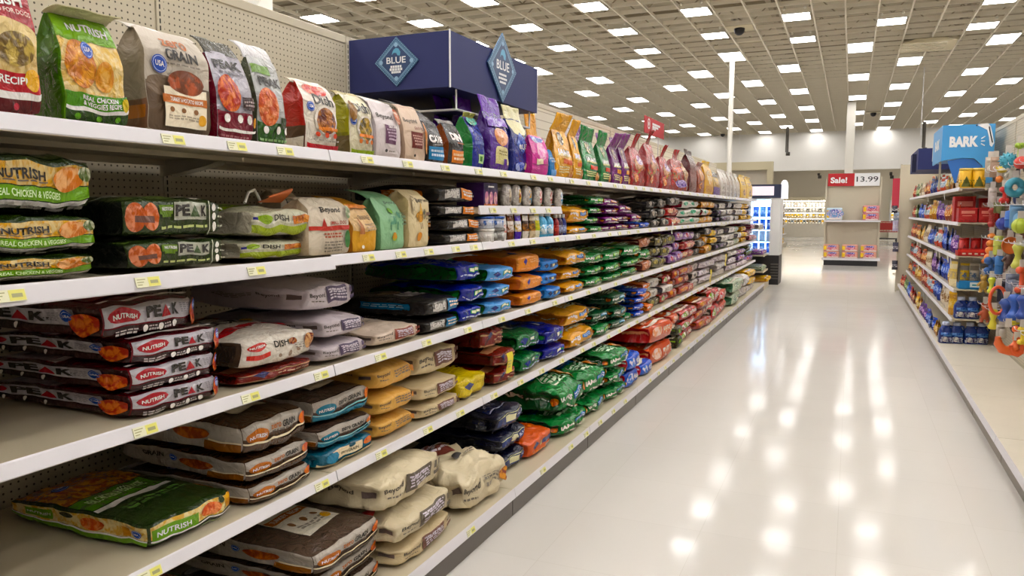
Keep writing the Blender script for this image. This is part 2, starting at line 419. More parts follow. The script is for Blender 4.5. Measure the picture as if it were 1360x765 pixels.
# brown grain-free bags
def zero(key, desc, base, acc, W, L, T, gray='#a9a198', wr=.005, toplab=True):
    fr = [R(-.98, -.1, .98, .97, gray), E(-.62, .0, .3, .52, acc), TX('NUTRISH', -.62, -.08, .42, .28, WHT), TX('zero', -.12, .3, .3, .4, '#b0683c' if acc != '#1d6f88' else INK), TX('GRAIN', .28, .3, .42, .5, INK, .03),
          LN(-.25, -.12, .4, .06, 1, '#6d655d'), E(.8, .2, .2, .55, '#b5523a', '#dc8a66'), Wv(-.98, .98, -.5, -.36, .08, CRM if acc != '#1d6f88' else '#8fc0c4'), R(-.98, -.98, .98, -.56, base if acc != '#1d6f88' else acc)]
    nr = [R(-.98, -.3, .98, .9, gray), TX('GRAIN', -.42, .2, .34, .62, '#3a332e', .03), badge(-.1, .12, .06, .42), E(.25, -.02, .26, .55, '#8f4a38', '#c07858'), R(.5, -.5, .98, -.4, CRM), R(.45, -.95, .98, -.52, '#7d5236')]
    tp = [R(-.98, -.98, .98, .98, base), E(0, .95, .95, .32, '#c9c4bd'), TX('zero', -.18, .78, .5, .16, acc), TX('GRAIN', .0, .55, 1.1, .2, INK, .03)]
    if toplab: tp += [Wv(-.42, .62, -.62, .3, .05, '#efe8d8', None, .5, 2), R(-.4, -.12, .6, .02, acc), TX('TURKEY RECIPE', .1, -.05, .8, .07, WHT), E(.1, .3, .36, .2, '#6f2f22', '#a85a3c'), dots((-.2, .1, .38), -.3, .06, .05, '#8d6a50'), LN(-.28, -.5, .5, -.38, 2, '#9d9488'), E(.42, -.45, .1, .07, '#d9a23c'), badge(-.7, .22, .12, .08)]
    return kind(key, desc, 'lie', W, L, T, base, side=gray, front=fr, near=nr, top=tp, wr=wr, gus=.08, edge=.36, nose=.74)
zero('brown', 'brown and grey', '#4a3629', '#b0642c', .34, .62, .09)
zero('brown_big', 'big brown', '#4f4138', '#b0642c', .46, .66, .11)
zero('teal', 'brown bag with a teal badge', '#4b3c34', '#1d6f88', .32, .58, .085, wr=.006)
kind('aqua', 'teal', 'lie', .32, .58, .08, '#1b6079', front=[R(-.55, -.5, .45, .7, CRM), E(-.55, -.1, .2, .7, '#1d7fa6'), TX('zeroGRAIN', 0, .0, .6, .4, '#5a5348'), E(.1, .6, .12, .25, '#164a5c'), E(.66, .2, .2, .5, '#b5523a', '#dc8a66'), Wv(-.98, .98, -.95, -.7, .05, CRM)], near=[R(-.9, -.6, .5, .5, '#16485c')], top=[R(-.9, -.2, .9, .9, '#174f63'), R(-.7, -.8, .7, -.3, CRM)])

# green vegetable recipe bags
def veg(key, desc, W, L, T, top=True, near=True, front=True):
    g, dk = '#6a9b2c', '#27361a'
    fr = [R(-.98, -.2, .98, .72, '#dcc79a', '#d3a868'), R(-.97, -.75, .98, -.25, g), R(-.97, -.95, .9, -.78, WHT), TX('NUTRISH', -.08, .22, .62, .42, INK, .03), LN(-.4, -.1, .25, .0, 1, '#6d655d'), TX('REAL CHICKEN & VEGGIES', .02, -.5, .85, .26, '#dff0c0'),
          E(.55, .15, .22, .5, '#c9825a', '#e8b890'), E(.8, .35, .12, .35, '#4a5a2c', '#d8d8c0'), E(-.72, .2, .16, .45, '#c9825a', '#e8b890'), LN(-.8, -.92, .8, -.8, 1, '#4d4a45')]
    fr2 = [R(-.96, -.45, .96, .8, '#e3d3a4', '#d8b272'), R(-.94, -.7, .02, .45, g), TX('NUTRISH', -.5, -.1, .7, .42, WHT), E(.35, .15, .26, .5, '#c9604a', '#e8a080'), E(.82, .25, .14, .6, '#c98a3c', '#e0b060'), E(.62, .6, .06, .25, dk), Wv(-.96, .96, -.62, -.5, .03, WHT), LN(.1, -.86, .8, -.74, 1, '#c8d8a8')]
    nr = [R(-.98, -.5, .98, .8, '#e3d3a4', '#d8b272'), R(-.7, -.35, -.3, .6, g), TX('NUTRISH', -.5, .1, .34, .3, WHT), E(.25, .05, .16, .5, '#c9604a', '#e8a080'), E(-.1, .5, .1, .3, dk), R(-.98, -.98, .98, -.6, g), R(-.98, -.62, .98, -.5, WHT), badge(.82, .05, .08, .42), R(.65, -.4, .74, .6, '#c98a3c')]
    tp = [R(-.98, -.98, .98, .98, dk), R(-.95, .12, .8, .95, '#8f4a2a', '#c99050'), E(-.2, .5, .5, .3, '#a8552c', '#d89858'), R(-.98, -.22, .6, .1, '#4f7d2a'), R(-.98, -.32, .66, -.24, WHT), TX('REAL CHICKEN & VEGGIES RECIPE', -.15, -.06, 1.2, .13, '#d8e8b8'), badge(-.45, .55, .16, .1), LN(-.7, -.6, .6, -.42, 2, '#5d7a48')]
    return kind(key, desc, 'lie', W, L, T, dk, side=dk, front=fr if front == 1 else fr2, near=nr if near else [], top=tp if top else [R(-.98, -.98, .98, .98, '#3a4a22')], wr=.006, gus=.05, edge=.22, nose=.88)
veg('meadow', 'green vegetable-recipe', .52, .55, .09, top=False, near=False, front=1)
veg('veggie', 'green flat vegetable-recipe', .44, .62, .09, front=2)
kind('deepgreen', 'dark green', 'lie', .42, .6, .1, '#2c3a1c', front=[R(-.9, -.4, .9, .6, '#557a2c'), TX('NUTRISH', 0, .1, 1.0, .5, WHT)], near=[R(-.95, -.6, .95, .7, '#33421f'), TX('NUTRISH', .2, 0, .6, .6, '#b9c8a0')], top=[E(.3, -.3, .5, .4, '#8a3a24', '#b8743c'), TX('NUTRISH', 0, .1, 1.2, .3, '#c8d8b0')])

# pale paper bags with a dark recipe block
def bey(key, desc, base, block, W, L, T, ill=None, txt='Beyond', mode='lie', wr=.007, **kw):
    fr = [TX(txt, -.62, .15, .5, .62, '#4a443e'), LN(-.82, -.45, -.45, -.25, 1, '#6d655d')]
    if block: fr += [R(-.3, -.55, .55, .8, block), LN(-.22, -.35, .48, .68, 4, '#cfc6cf'), TX('GRAIN FREE', .1, .5, .6, .25, '#ddd4dc'), R(.62, .05, .72, .7, block), R(.78, .1, .9, .65, block), R(.62, -.5, .9, -.2, block)]
    else: fr += [LN(-.2, -.3, .6, .6, 3, '#7a7268'), E(.75, .2, .14, .4, ill or '#8a5a3c', '#c9925c')]
    nr = [TX(txt, .35, .1, .4, .55, '#4f4840'), R(.65, -.3, .9, .3, '#6a5c58'), LN(-.6, -.3, .1, .3, 3, '#8d857c')]
    tp = [R(-.6, .0, .35, .8, block or ill or '#8a7a66'), LN(-.5, .1, .25, .7, 5, '#cfc6cf'), E(.55, .45, .22, .16, ill or '#c9a23c', '#e0c890'), E(-.25, -.35, .12, .08, INK), LN(-.1, -.45, .5, -.3, 2, '#7d756c'), TX(txt, -.1, .9, 1.0, .1, '#4a443e')]
    return kind(key, desc, 'lie', W, L, T, base, front=fr, near=nr, top=tp, film=False, wr=wr, gus=.14, edge=.5, nose=.58, **kw)
bey('lilac', 'pale lilac paper', '#c6bcc0', '#4f4358', .34, .58, .11)
bey('blush', 'pale blush paper', '#d6c6b8', '#8a5248', .34, .58, .09)
bey('apricot', 'apricot orange paper', '#d8b07a', None, .33, .58, .11, ill='#a8582c')
bey('cream', 'cream paper', '#cdbd9f', '#6b4c42', .36, .6, .12, wr=.009)
bey('cream_big', 'big crumpled cream paper', '#c9bda4', '#5c5348', .44, .66, .14, wr=.013, txt='Beyond')
bey('oat', 'oat-coloured slumped paper', '#cfc3aa', None, .36, .5, .2, wr=.02, ill='#7d4a44')

kind('ivory', 'white and red', 'lie', .36, .55, .12, '#ddd6cc', side='#41352a', base2='#d3cabf',
     front=[E(-.68, .35, .22, .34, '#b82c28'), TX('NUTRISH', -.68, .35, .34, .2, WHT), R(-.9, -.5, -.4, -.2, '#c0403a'), TX('DISH', -.12, .25, .36, .5, INK, .02), E(.2, .3, .14, .4, '#7a2a24', '#b88a6a'), E(.7, .1, .2, .62, '#6d2a22', '#c9a078'), LN(.25, -.4, .5, .1, 3, '#8d857c'), dots((-.2, .05, .3), -.45, .05, .12, '#8d7a6c')],
     near=[R(.4, -.7, .9, .7, '#332a22'), TX('DISH', -.2, 0, .4, .5, '#6d5a48')],
     top=[Wv(-.95, .95, -.5, -.32, .09, '#b5242a', None, .8), LN(-.3, -.46, .5, -.38, 1, WHT), E(0, .78, .95, .35, '#5d2a18', '#a8602c'), Wv(-.95, .95, .42, .55, .08, '#c9782c', None, .8), E(.55, -.1, .14, .1, '#d0a040'), dots((-.7, -.35, .1), .12, .09, .06, '#a8582c'), TX('DISH', -.1, -.1, .8, .22, INK)], wr=.009, gus=.08, edge=.4)
kind('pear', 'pale green and white', 'lie', .36, .5, .1, '#c9c6b0', side='#b9b3a4', front=[R(-.97, -.95, .97, -.35, '#9aa84e'), R(-.97, -.1, .97, .1, '#e2e0d0'), E(-.62, .35, .2, .4, '#8fae3a'), TX('DISH', -.15, .3, .45, .55, INK), R(.2, -.2, .8, .55, '#a8603c', '#d89a6a'), R(-.92, .1, -.8, .45, '#4a4a8a')], near=[E(-.1, .1, .1, .3, '#b0a070'), LN(-.6, -.5, .4, -.2, 2, '#9d968a')], top=[Wv(-.95, .95, -.3, .1, .1, '#8fae3a'), R(-.9, .3, .9, .9, '#d8d2c4')], wr=.008)

# foil bags by the black-and-white scribble
def cave(key, desc, col, W, L, T):
    return kind(key, desc, 'lie', W, L, T, '#221f1e', side='#181617', front=[R(-.75, -.6, .02, .75, '#5d5a58', '#c4bfba'), TX('CAVE', -.35, .1, .62, .8, '#d8d4d0', .05), R(.12, -.75, .96, .8, col), LN(.2, -.45, .88, .55, 2, '#e8e0d0')],
         near=[R(-.35, -.5, .6, .55, col), LN(-.28, -.3, .52, .35, 2, '#9fc4d8' if col == '#1b6fa0' else '#f0c8a0')], top=[R(-.8, -.5, .8, .4, '#35302e', '#55504c'), E(0, .1, .5, .2, '#6d5a4a', '#a08a70'), TX('CAVE', 0, -.3, 1.0, .35, '#b9b4b0', .04)], wr=.006, edge=.3)
cave('charcoal_orange', 'black and orange', '#e0812a', .3, .5, .07)
cave('charcoal_blue', 'black and blue', '#1b6fa0', .3, .56, .085)
kind('orange_spine', 'orange', 'lie', .16, .4, .07, '#c8641e', wr=.004)

# foil bags with a green-and-white label
def nb(key, desc, base, lab, W, L, T, side='#16451f', lab2='#dfe6d0'):
    return kind(key, desc, 'lie', W, L, T, base, side=side, front=[R(-.1, -.25, .62, .5, lab), R(-.05, -.15, .25, .4, lab2), R(.3, -.1, .56, .35, '#2f8a3c' if lab != '#2f8a3c' else '#e8e4d0'), D(-.5, .05, .25, .5, '#35407a'), LN(-.85, -.75, .7, -.45, 1, '#b9c0dc')],
         near=[E(.2, .0, .1, .4, '#245c2c'), E(.85, .0, .1, .5, '#2a6a34')], top=[R(-.6, -.1, .4, .7, '#4a5a9a' if base != '#1c6a34' else '#14552a'), R(-.2, -.6, .55, -.25, lab), R(-.1, -.55, .2, -.3, lab2), E(.1, .6, .4, .2, '#8aa04a', '#d8d0a0')], wr=.011, edge=.44, gus=.2, nose=.6)
nb('royal', 'royal blue foil', '#343a92', '#2f8a3c', .3, .58, .1)
nb('sky', 'light blue foil', '#7caadc', '#2f8a3c', .3, .58, .09)
nb('emerald', 'emerald green foil', '#1c6a34', '#2a3f7a', .34, .56, .12, side='#114a22')
nb('indigo', 'indigo blue foil', '#2c2f8c', '#3f4a9a', .36, .56, .11, side='#23267a', lab2='#e8e4d0')
kind('maroon', 'maroon', 'lie', .36, .58, .12, '#7c2622', side='#4f1614', front=[R(-.95, .2, .98, .42, '#cfa98c'), R(-.95, -.95, .98, -.7, '#cfa98c'), D(-.45, .2, .22, .55, '#3a3a66'), LN(-.1, -.35, .8, -.1, 1, '#dcb8a0')], top=[R(-.9, -.8, .9, -.6, '#c99c80'), D(-.3, -.35, .25, .2, '#4a3a5a'), LN(-.1, -.3, .6, .1, 2, '#b06a58'), Wv(-.9, .9, .3, .5, .05, '#5d1a18')], wr=.012, edge=.4)
kind('lemon', 'bright yellow', 'lie', .3, .42, .13, '#d8bd1e', front=[D(-.5, .15, .2, .5, '#4a4a6a'), LN(.0, .0, .8, .4, 2, '#b89a20')], top=[LN(-.6, -.5, .6, .2, 4, '#b89a20'), R(-.8, .4, .8, .8, '#c9ae1c')], wr=.014, film=True)
kind('peach', 'orange peach', 'lie', .36, .6, .1, '#e0a070', side='#c8652a', front=[D(-.45, .15, .16, .55, '#4a4a8a'), LN(-.1, -.1, .8, .45, 2, '#f0c090'), LN(-.8, -.7, .8, -.5, 1, '#e8b080')], near=[Wv(-.9, .9, -.2, .2, .1, '#b8561e')], top=[D(-.45, -.75, .18, .14, '#4a4a8a'), LN(-.4, .28, .5, .42, 1, '#8a4a24'), LN(-.6, -.1, .6, .2, 3, '#b8703c')], wr=.006)
kind('azure', 'plain blue', 'lie', .28, .56, .085, '#5c8acc', side='#2f5a98', front=[R(-.2, -.3, .75, .4, '#28406a'), R(.0, -.2, .3, .3, '#c8c8a0'), D(-.6, .1, .2, .5, '#28406a')], top=[R(-.5, -.4, .6, .1, '#28406a'), LN(-.4, -.3, .5, .0, 2, '#9ab8dc')], wr=.007)
def iams(key, desc, base, side, acc, W, L, T, wr=.012, txt='IAMS'):
    return kind(key, desc, 'lie', W, L, T, base, side=side, front=[TX(txt, -.58, .05, .62, .62, WHT, .05), R(-.12, -.2, .62, .5, acc), LN(-.05, -.08, .55, .4, 2, '#d8e4f0'), E(.82, .1, .16, .6, '#b8703c', '#e8c090'), LN(-.7, -.8, .7, -.6, 1, '#d8d4c8')],
         near=[TX(txt, .0, .25, .5, .5, '#c8ccbc', .04), LN(.3, -.3, .7, -.1, 1, '#a8c0b0'), E(.86, -.2, .12, .5, '#a85a38', '#d89a6a')],
         top=[TX(txt, -.05, .12, 1.1, .3, WHT, .05), R(-.62, -.34, .5, -.12, acc), LN(-.45, -.28, .4, -.18, 1, '#d8e4f0'), LN(-.5, -.8, .35, -.42, 4, '#cfe0c8'), R(-.56, -.84, -.54, -.38, '#cfe0c8'), R(.38, -.84, .4, -.38, '#cfe0c8'), E(.68, -.5, .22, .36, '#b8703c', '#e8c8a0'), E(.7, .05, .2, .14, '#d8c8b0', '#a87a58')], wr=wr, edge=.5, gus=.2, nose=.5)
iams('yellow', 'golden yellow', '#dc9a1e', '#b8701a', '#3f74b0', .34, .58, .12)
iams('green', 'bright green', '#1d7d38', '#125226', '#9cc43c', .3, .56, .1)
iams('green_blue', 'big bright green', '#1c7a36', '#0f4a22', '#3f74c0', .42, .66, .16, wr=.016)
iams('green_deep', 'deep green', '#14502e', '#0d3a26', '#3f8ab0', .36, .6, .1)
iams('plum', 'plum purple', '#6d2f6a', '#54204f', '#e0a050', .26, .5, .065, wr=.007)
iams('cobalt', 'cobalt blue', '#2a4fc0', '#1d357c', '#3f74d8', .3, .58, .08)
iams('tangerine', 'tangerine orange', '#d8743c', '#a84a24', '#e8b080', .26, .56, .08)
kind('navy', 'dark navy', 'lie', .42, .62, .12, '#15172c', side='#0e0f1a', front=[R(-.9, -.55, .9, .55, '#3d4468'), R(-.3, -.4, .15, .4, '#d3cfae'), TX('BLUE', .55, 0, .5, .5, '#c8cadc'), Wv(-.95, .95, .62, .72, .02, '#c8c8a0')], near=[LN(.5, -.3, .9, .3, 3, '#20223a')], top=[R(-.7, -.75, .75, -.1, '#2a2f4e'), TX('BLUE', -.05, -.45, .9, .26, '#c8cadc'), R(-.66, -.2, .7, -.17, '#c8cadc'), R(-.66, -.75, .7, -.72, '#c8cadc'), R(-.45, .08, -.15, .24, '#d3cfae'), LN(-.6, .35, .6, .6, 3, '#7a80a0')], wr=.014, edge=.35)
kind('persimmon', 'vivid orange', 'lie', .38, .55, .13, '#d8581e', side='#b8441a', front=[D(-.5, .05, .22, .55, '#3a3a66'), R(-.2, -.3, .0, .3, '#d8d0a0'), R(.05, -.25, .8, .3, '#35386a'), LN(-.8, -.8, .7, -.6, 1, '#f0a070')], top=[Wv(-.8, .7, .3, .48, .03, '#35386a'), dots((-.4, -.1, .2, .5), -.2, .07, .06, '#f08a50'), dots((-.5, .0, .4), -.55, .06, .05, '#f08a50')], wr=.01)

# smaller, farther printed bags: two-tone film with a label
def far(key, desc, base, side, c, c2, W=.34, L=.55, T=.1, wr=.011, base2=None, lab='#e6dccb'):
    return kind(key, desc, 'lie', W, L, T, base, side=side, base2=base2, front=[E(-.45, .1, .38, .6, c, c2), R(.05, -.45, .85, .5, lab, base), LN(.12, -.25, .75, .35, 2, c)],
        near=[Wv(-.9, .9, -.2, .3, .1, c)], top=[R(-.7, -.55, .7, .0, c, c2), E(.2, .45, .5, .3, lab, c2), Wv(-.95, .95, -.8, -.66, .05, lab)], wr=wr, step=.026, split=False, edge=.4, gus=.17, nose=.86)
far('scarlet', 'scarlet', '#a8201c', '#8a211c', '#d8a08a', '#e0c8a8')
far('rust', 'rust red', '#a03018', '#7a2012', '#c86a2c', '#d89a50', L=.6, T=.12)
far('mint_white', 'teal-spotted white', '#c9c4bc', '#7a2a34', '#2f8a6a', '#7ab89a')
far('wine', 'wine red and white', '#7d2430', '#5a1822', '#d8c8c0', '#b06a60')
far('amber', 'amber and cream', '#c98a3c', '#a05a20', '#e6d4b0', '#d8a860')
far('ash', 'pale grey', '#d4cec6', '#5a545c', '#8d8680', '#d8d2ca')
far('midnight', 'black and violet', '#2a2530', '#1d1a22', '#5a4468', '#8a7a8a')
far('gold', 'gold yellow', '#e4b030', '#b07a18', '#e8d070', '#a8641c')
far('rose', 'rose pink', '#b88a92', '#7a4450', '#e0c8cc', '#8a3a4c')
far('charcoal', 'charcoal and grey', '#4a4542', '#242120', '#8d867e', '#b9b0a4', T=.065)
far('copper', 'copper brown', '#a8705c', '#4a1c1e', '#d8b09a', '#c88a70')
far('olive', 'olive and tan', '#5a5338', '#2c281c', '#a89c6a', '#8a7d4a', T=.07)
far('violet', 'violet and white', '#8a6a9a', '#5a3a6a', '#d8c8dc', '#b83a44')
far('sage', 'sage green', '#b4bea4', '#5d6a52', '#d0d4c4', '#6d8a6a')
far('jade', 'pale jade', '#b5c0a8', '#4a6a50', '#5a8a6a', '#dce0d0', T=.17, L=.6, wr=.02)
far('coral', 'coral pink', '#c87a72', '#8a3a38', '#ecd0cc', '#d04a50', wr=.016)
far('moss', 'dark mossy green', '#3a3a22', '#22220f', '#7aa02c', '#5a5a34')
far('tomato', 'tomato red and green', '#a82420', '#3a2a18', '#e8dcd4', '#7a9a3c', T=.11)
far('flag', 'blue and red', '#3a5ac0', '#b8444a', '#d8dcec', '#6a8ad8', T=.11)
far('salmon', 'orange and pink', '#c8502c', '#a83838', '#e8a888', '#f0d0c0', T=.1)
far('cow', 'white and black spotted', '#c9beb8', '#3a302e', '#2a2422', '#8a7a74')
far('chalk', 'chalk white', '#cdc6c0', '#a89e98', '#b0a8a4', '#e0dad4', T=.15, wr=.018)
far('lavender', 'pale lavender', '#d0c4c8', '#9a8c92', '#a0929a', '#dcd2d4', T=.12, wr=.016)

# bags that stand on the top and the second shelf
def stand(key, desc, W, D_, H, base, side, front, near=None, seal=None, film=True, **kw):
    return kind(key, desc, 'stand', W, D_, H, base, side=side, front=front, near=near or [], seal=seal, film=film, **kw)
stand('s_red', 'tall red and cream', .25, .12, .36, '#a02028', '#7a161c', [R(-.98, -.48, .98, -.02, '#dcc79a', '#cbb080'), E(0, -.02, .98, .16, '#dcc79a'), TX('NUTRISH', -.1, .38, 1.6, .16, WHT, .03), TX('REAL FOOD FOR DOGS', .1, .23, 1.5, .06, '#e8c8c0'), E(.35, -.2, .5, .2, '#6d5a3c', '#c0aa70'), R(-.98, -.72, .98, -.48, '#b0242c'), TX('RECIPE', .3, -.58, .8, .1, WHT), E(.75, -.55, .2, .14, '#e0a83c'), R(-.98, -.8, .98, -.72, WHT), R(-.98, -.98, .98, -.8, '#571218'), dots((-.5, .3), -.89, .07, .05, '#b8404c')], seal=(.09, -.3, .5, .96, '#b8404c', .02), wr=.006)
stand('s_green', 'tall green and tan', .24, .12, .29, '#6a9b2c', '#4a7a22', [R(-.98, -.45, .98, .55, '#d3b47a', '#dcc79a'), E(-.4, .62, .6, .2, '#6a9b2c'), R(-.98, .5, .98, .95, '#7aa83a'), TX('NUTRISH', .1, .72, 1.3, .14, WHT, .03), E(-.45, .05, .45, .42, '#b8703c', '#dcA468'), E(.25, -.12, .3, .25, '#c98a4e', '#e0b47c'), badge(-.2, .3, .18, .14), R(-.98, -.7, .98, -.45, '#4f8a26'), TX('REAL CHICKEN', .05, -.53, 1.1, .08, WHT), TX('& VEGGIES RECIPE', .1, -.63, 1.2, .08, WHT), R(-.98, -.77, .98, -.7, WHT), R(-.98, -.98, .98, -.77, '#27401a'), dots((-.65, .0, .6), -.87, .09, .06, '#6a9b4a'), E(.85, -.6, .14, .12, '#d0b83c')], near=[R(-.9, -.95, .9, .2, '#37611c')], seal=(.06, .9, .9, .97, '#c9c4a4', .1), wr=.009)
stand('s_brown', 'tall grey and brown', .24, .11, .285, '#b9b0a4', '#857868', [R(-.98, -.98, .98, -.05, '#5a4a3c'), E(-.5, -.1, .48, .2, '#6d5d4e'), TX('zero', .0, .72, .8, .16, '#b0683c'), TX('GRAIN', .08, .5, 1.0, .2, INK, .03), LN(-.42, .3, .58, .36, 1, '#7d756c'), badge(-.62, .28, .2, .16), R(-.55, -.85, .72, -.1, '#efe4d0'), E(.1, .0, .55, .22, '#6a3a24', '#a8583c'), R(-.6, -.42, .72, -.26, '#b8682c'), TX('TURKEY & POTATO RECIPE', .08, -.34, 1.0, .08, WHT), dots((-.35, .0, .35), -.54, .07, .05, '#8d6a50'), LN(-.45, -.72, .45, -.63, 2, '#b0a594'), E(.56, -.68, .14, .1, '#dca23c')], near=[R(-.98, -.98, .98, -.4, '#6d5040'), R(-.9, -.75, .9, -.5, '#a86a3c')], seal=(.05, -.9, -.6, 1.0, '#cfc8c0', -.1), film=False, wr=.005, wedge=.75)
stand('s_peakred', 'silver and crimson standing', .2, .1, .26, '#aeaab2', '#6d3038', [R(-.98, -.98, .98, -.35, '#7a2230'), TX('PEAK', .0, .72, 1.5, .22, INK, .05), LN(-.6, .48, .8, .58, 1, '#77737a'), E(-.35, .05, .6, .4, '#a8382c', '#d88a6c'), R(.3, -.28, .98, .02, '#3a2a2c'), LN(.4, -.22, .95, -.05, 2, '#a89a98'), dots((-.62, .05, .55), -.5, .14, .1, WHT), E(.88, -.55, .1, .12, '#dc9a3c'), R(-.98, -.8, .98, -.74, WHT), LN(-.9, -.95, .6, -.86, 1, '#b07a80')], seal=(.06, -.5, -.5, .9, '#3d3a30', -.3), wr=.006)
stand('s_peakgreen', 'silver and green standing', .17, .1, .28, '#aaaaa8', '#4a5040', [R(-.98, -.98, .98, -.5, '#2f5226'), R(-.9, .6, .3, .8, '#6d8a4c'), TX('PEAK', .1, .42, 1.5, .22, INK, .05), E(-.3, -.15, .65, .42, '#b8604c', '#dc9a7c'), R(.45, -.6, .98, -.35, '#37402c'), dots((-.5, .3, .9), -.66, .15, .09, WHT), LN(-.9, -.95, .9, -.84, 1, '#8aa87a')], seal=(.07, -.2, -1.1, .95, '#d8d6d8', -.2), wr=.006)
stand('s_dishred', 'white and red standing', .17, .11, .24, '#d8d0c4', '#a82c26', [E(.0, .78, .7, .2, '#b8302c', '#d8a090'), TX('Dish', .2, .48, 1.1, .3, INK), badge(-.62, .25, .22, .14), E(.2, -.12, .7, .42, '#e0d8cc'), E(.2, -.14, .58, .38, '#5d2a18', '#a86a3c'), R(-.3, -.42, .98, -.32, '#d87a2c'), dots((-.35, .15, .65), -.55, .13, .07, '#c8503c'), LN(-.6, -.74, .9, -.66, 1, '#9d968c'), R(-.96, -.95, .96, -.82, '#b8323a')], near=[R(-.98, -.98, .98, -.35, '#4f3a2c'), R(-.9, -.95, .9, -.65, '#cfc6b8')], seal=(.035, -.8, -.5, 1, '#cfc4b4', -.05), wr=.007, wedge=.7)
stand('s_dishgreen', 'olive and white standing', .15, .12, .23, '#d3ccb4', '#8a8a2c', [TX('Dish', .1, .55, 1.3, .34, INK), badge(-.7, .1, .22, .14), E(.2, -.12, .72, .42, '#e0d8cc'), E(.2, -.14, .6, .38, '#5a4a1c', '#a88a4c'), R(-.4, -.42, .98, -.32, '#d87a2c'), dots((-.3, .2, .65), -.55, .13, .07, '#c8703c'), R(-.96, -.95, .96, -.8, '#8fa83a'), E(-.75, .4, .25, .3, '#8a6a4a')], near=[R(-.98, -.98, .98, -.4, '#5d5238'), R(-.9, -.4, .9, -.3, '#6f7024')], seal=(.03, -.7, -.5, 1, '#a89a70', .05), wr=.007, wedge=.7)
stand('s_lilac', 'pale lilac standing', .17, .1, .23, '#cdc4c4', '#b0a6a8', [TX('Beyond', -.1, .45, 1.2, .22, '#4a443e'), R(-.35, -.5, .55, .18, '#66445c'), LN(-.25, -.4, .45, .08, 4, '#c8b4c4'), TX('GRAIN FREE', .1, .1, .7, .08, WHT), E(-.4, -.75, .1, .05, INK), LN(-.2, -.8, .3, -.72, 1, '#7d756c'), E(.75, .5, .2, .3, '#a8583c', '#c9b0a0')], near=[R(-.7, -.6, .6, -.3, '#5d4050')], seal=(.08, -.9, -.6, .9, '#d6d0d0', -.35), film=False, wr=.007)
stand('s_blush', 'pale pink standing', .15, .09, .23, '#cdb9a8', '#b09a8a', [TX('Beyond', -.2, .5, 1.2, .22, '#4a443e'), R(-.45, -.5, .6, .1, '#6a3430'), LN(-.35, -.4, .5, .0, 4, '#c8a49c'), TX('GRAIN FREE', .1, .2, .8, .1, '#6a3430'), E(-.3, -.78, .1, .05, INK), E(.85, -.1, .13, .6, '#b87a4c', '#d0a888')], near=[R(-.7, -.5, .6, -.3, '#5d3a30')], seal=(.03, -.6, -.5, .9, '#bfa898', .1), film=False, wr=.007)
stand('s_caveblue', 'black and blue standing', .13, .1, .2, '#232021', '#151314', [TX('CAVE', .0, .15, 1.6, .34, WHT, .06), R(-.9, -.82, .9, -.2, '#1b7ab0'), LN(-.7, -.7, .7, -.3, 2, '#c8e0ee'), LN(-.5, -.15, .6, -.06, 1, '#9d9894')], seal=(.16, -.6, -.75, 1.15, '#5a5654', -.55), wr=.006)
stand('s_caveorange', 'black and orange standing', .13, .1, .19, '#262221', '#7a3a1c', [TX('DIN', .1, .35, 1.3, .36, WHT, .06), R(-.6, -.85, .95, -.28, '#dc7a1e'), LN(-.45, -.75, .8, -.38, 2, '#f4d8b0'), LN(-.1, .02, .7, .1, 1, '#b06a4a')], seal=(.03, -.5, -.5, .95, '#6d6864', .1), wr=.006)
stand('s_nbblue', 'blue with green sides standing', .14, .13, .25, '#2c3488', '#14702f', [R(-.2, -.8, .6, -.45, '#b8d0a0'), R(.0, -.72, .4, -.52, '#4a8a3c'), LN(-.7, -.15, .7, .05, 1, '#8a94c8'), E(.1, .85, .8, .2, '#1f7a5a', '#3a9a8a')], near=[R(-.9, -.95, .9, -.8, '#2a8a4a')], seal=(.03, .2, .6, .9, '#9a9a5a', .1), wr=.008)
stand('s_purple', 'tall purple', .2, .11, .32, '#55308c', '#41206f', [E(.1, .15, .72, .3, '#dca888', '#c88a6a'), R(-.55, -.78, .82, -.3, '#ddd3a0'), E(.12, -.3, .68, .14, '#ddd3a0'), LN(-.3, -.5, .6, -.3, 2, '#8a8050'), R(.1, -.8, .5, -.6, '#55308c'), Wv(-.98, .98, .45, .75, .04, '#6a44a4', '#a894cc')], seal=(.09, -.1, -.2, .95, '#6a3fa4', -.1), wr=.008)
stand('s_cream', 'cream and navy', .2, .11, .3, '#27307a', '#20286a', [E(0, .8, .98, .4, '#cfc8a0'), D(.0, .1, .5, .4, '#3c4a9a', '#8a9ad0'), TX('BLUE', .1, .0, .8, .2, WHT), R(.2, -.82, .75, -.6, '#ddd8b0'), E(-.3, -.75, .5, .16, '#4a5ac0', '#b8c4ec')], seal=(.08, -.35, .2, .95, '#cfc9a4', .05), wr=.012)
stand('s_pink', 'pink', .16, .07, .22, '#c85a98', '#a83a7a', [E(0, .85, .8, .25, '#4a5ab0', '#dcd8ec'), E(.2, .2, .5, .45, '#dc8ab8', '#e8b0cc'), R(-.6, -.45, .2, -.18, '#e8dcc0'), R(-.98, -.5, .98, -.45, '#8a2a6a')], wr=.012)
stand('s_sky', 'small light blue', .12, .07, .18, '#5a8ac0', '#3a6aa0', [LN(-.7, .0, .7, .4, 2, '#c8dcec'), R(-.8, -.9, .8, -.5, '#8ab0dc')], wr=.01)
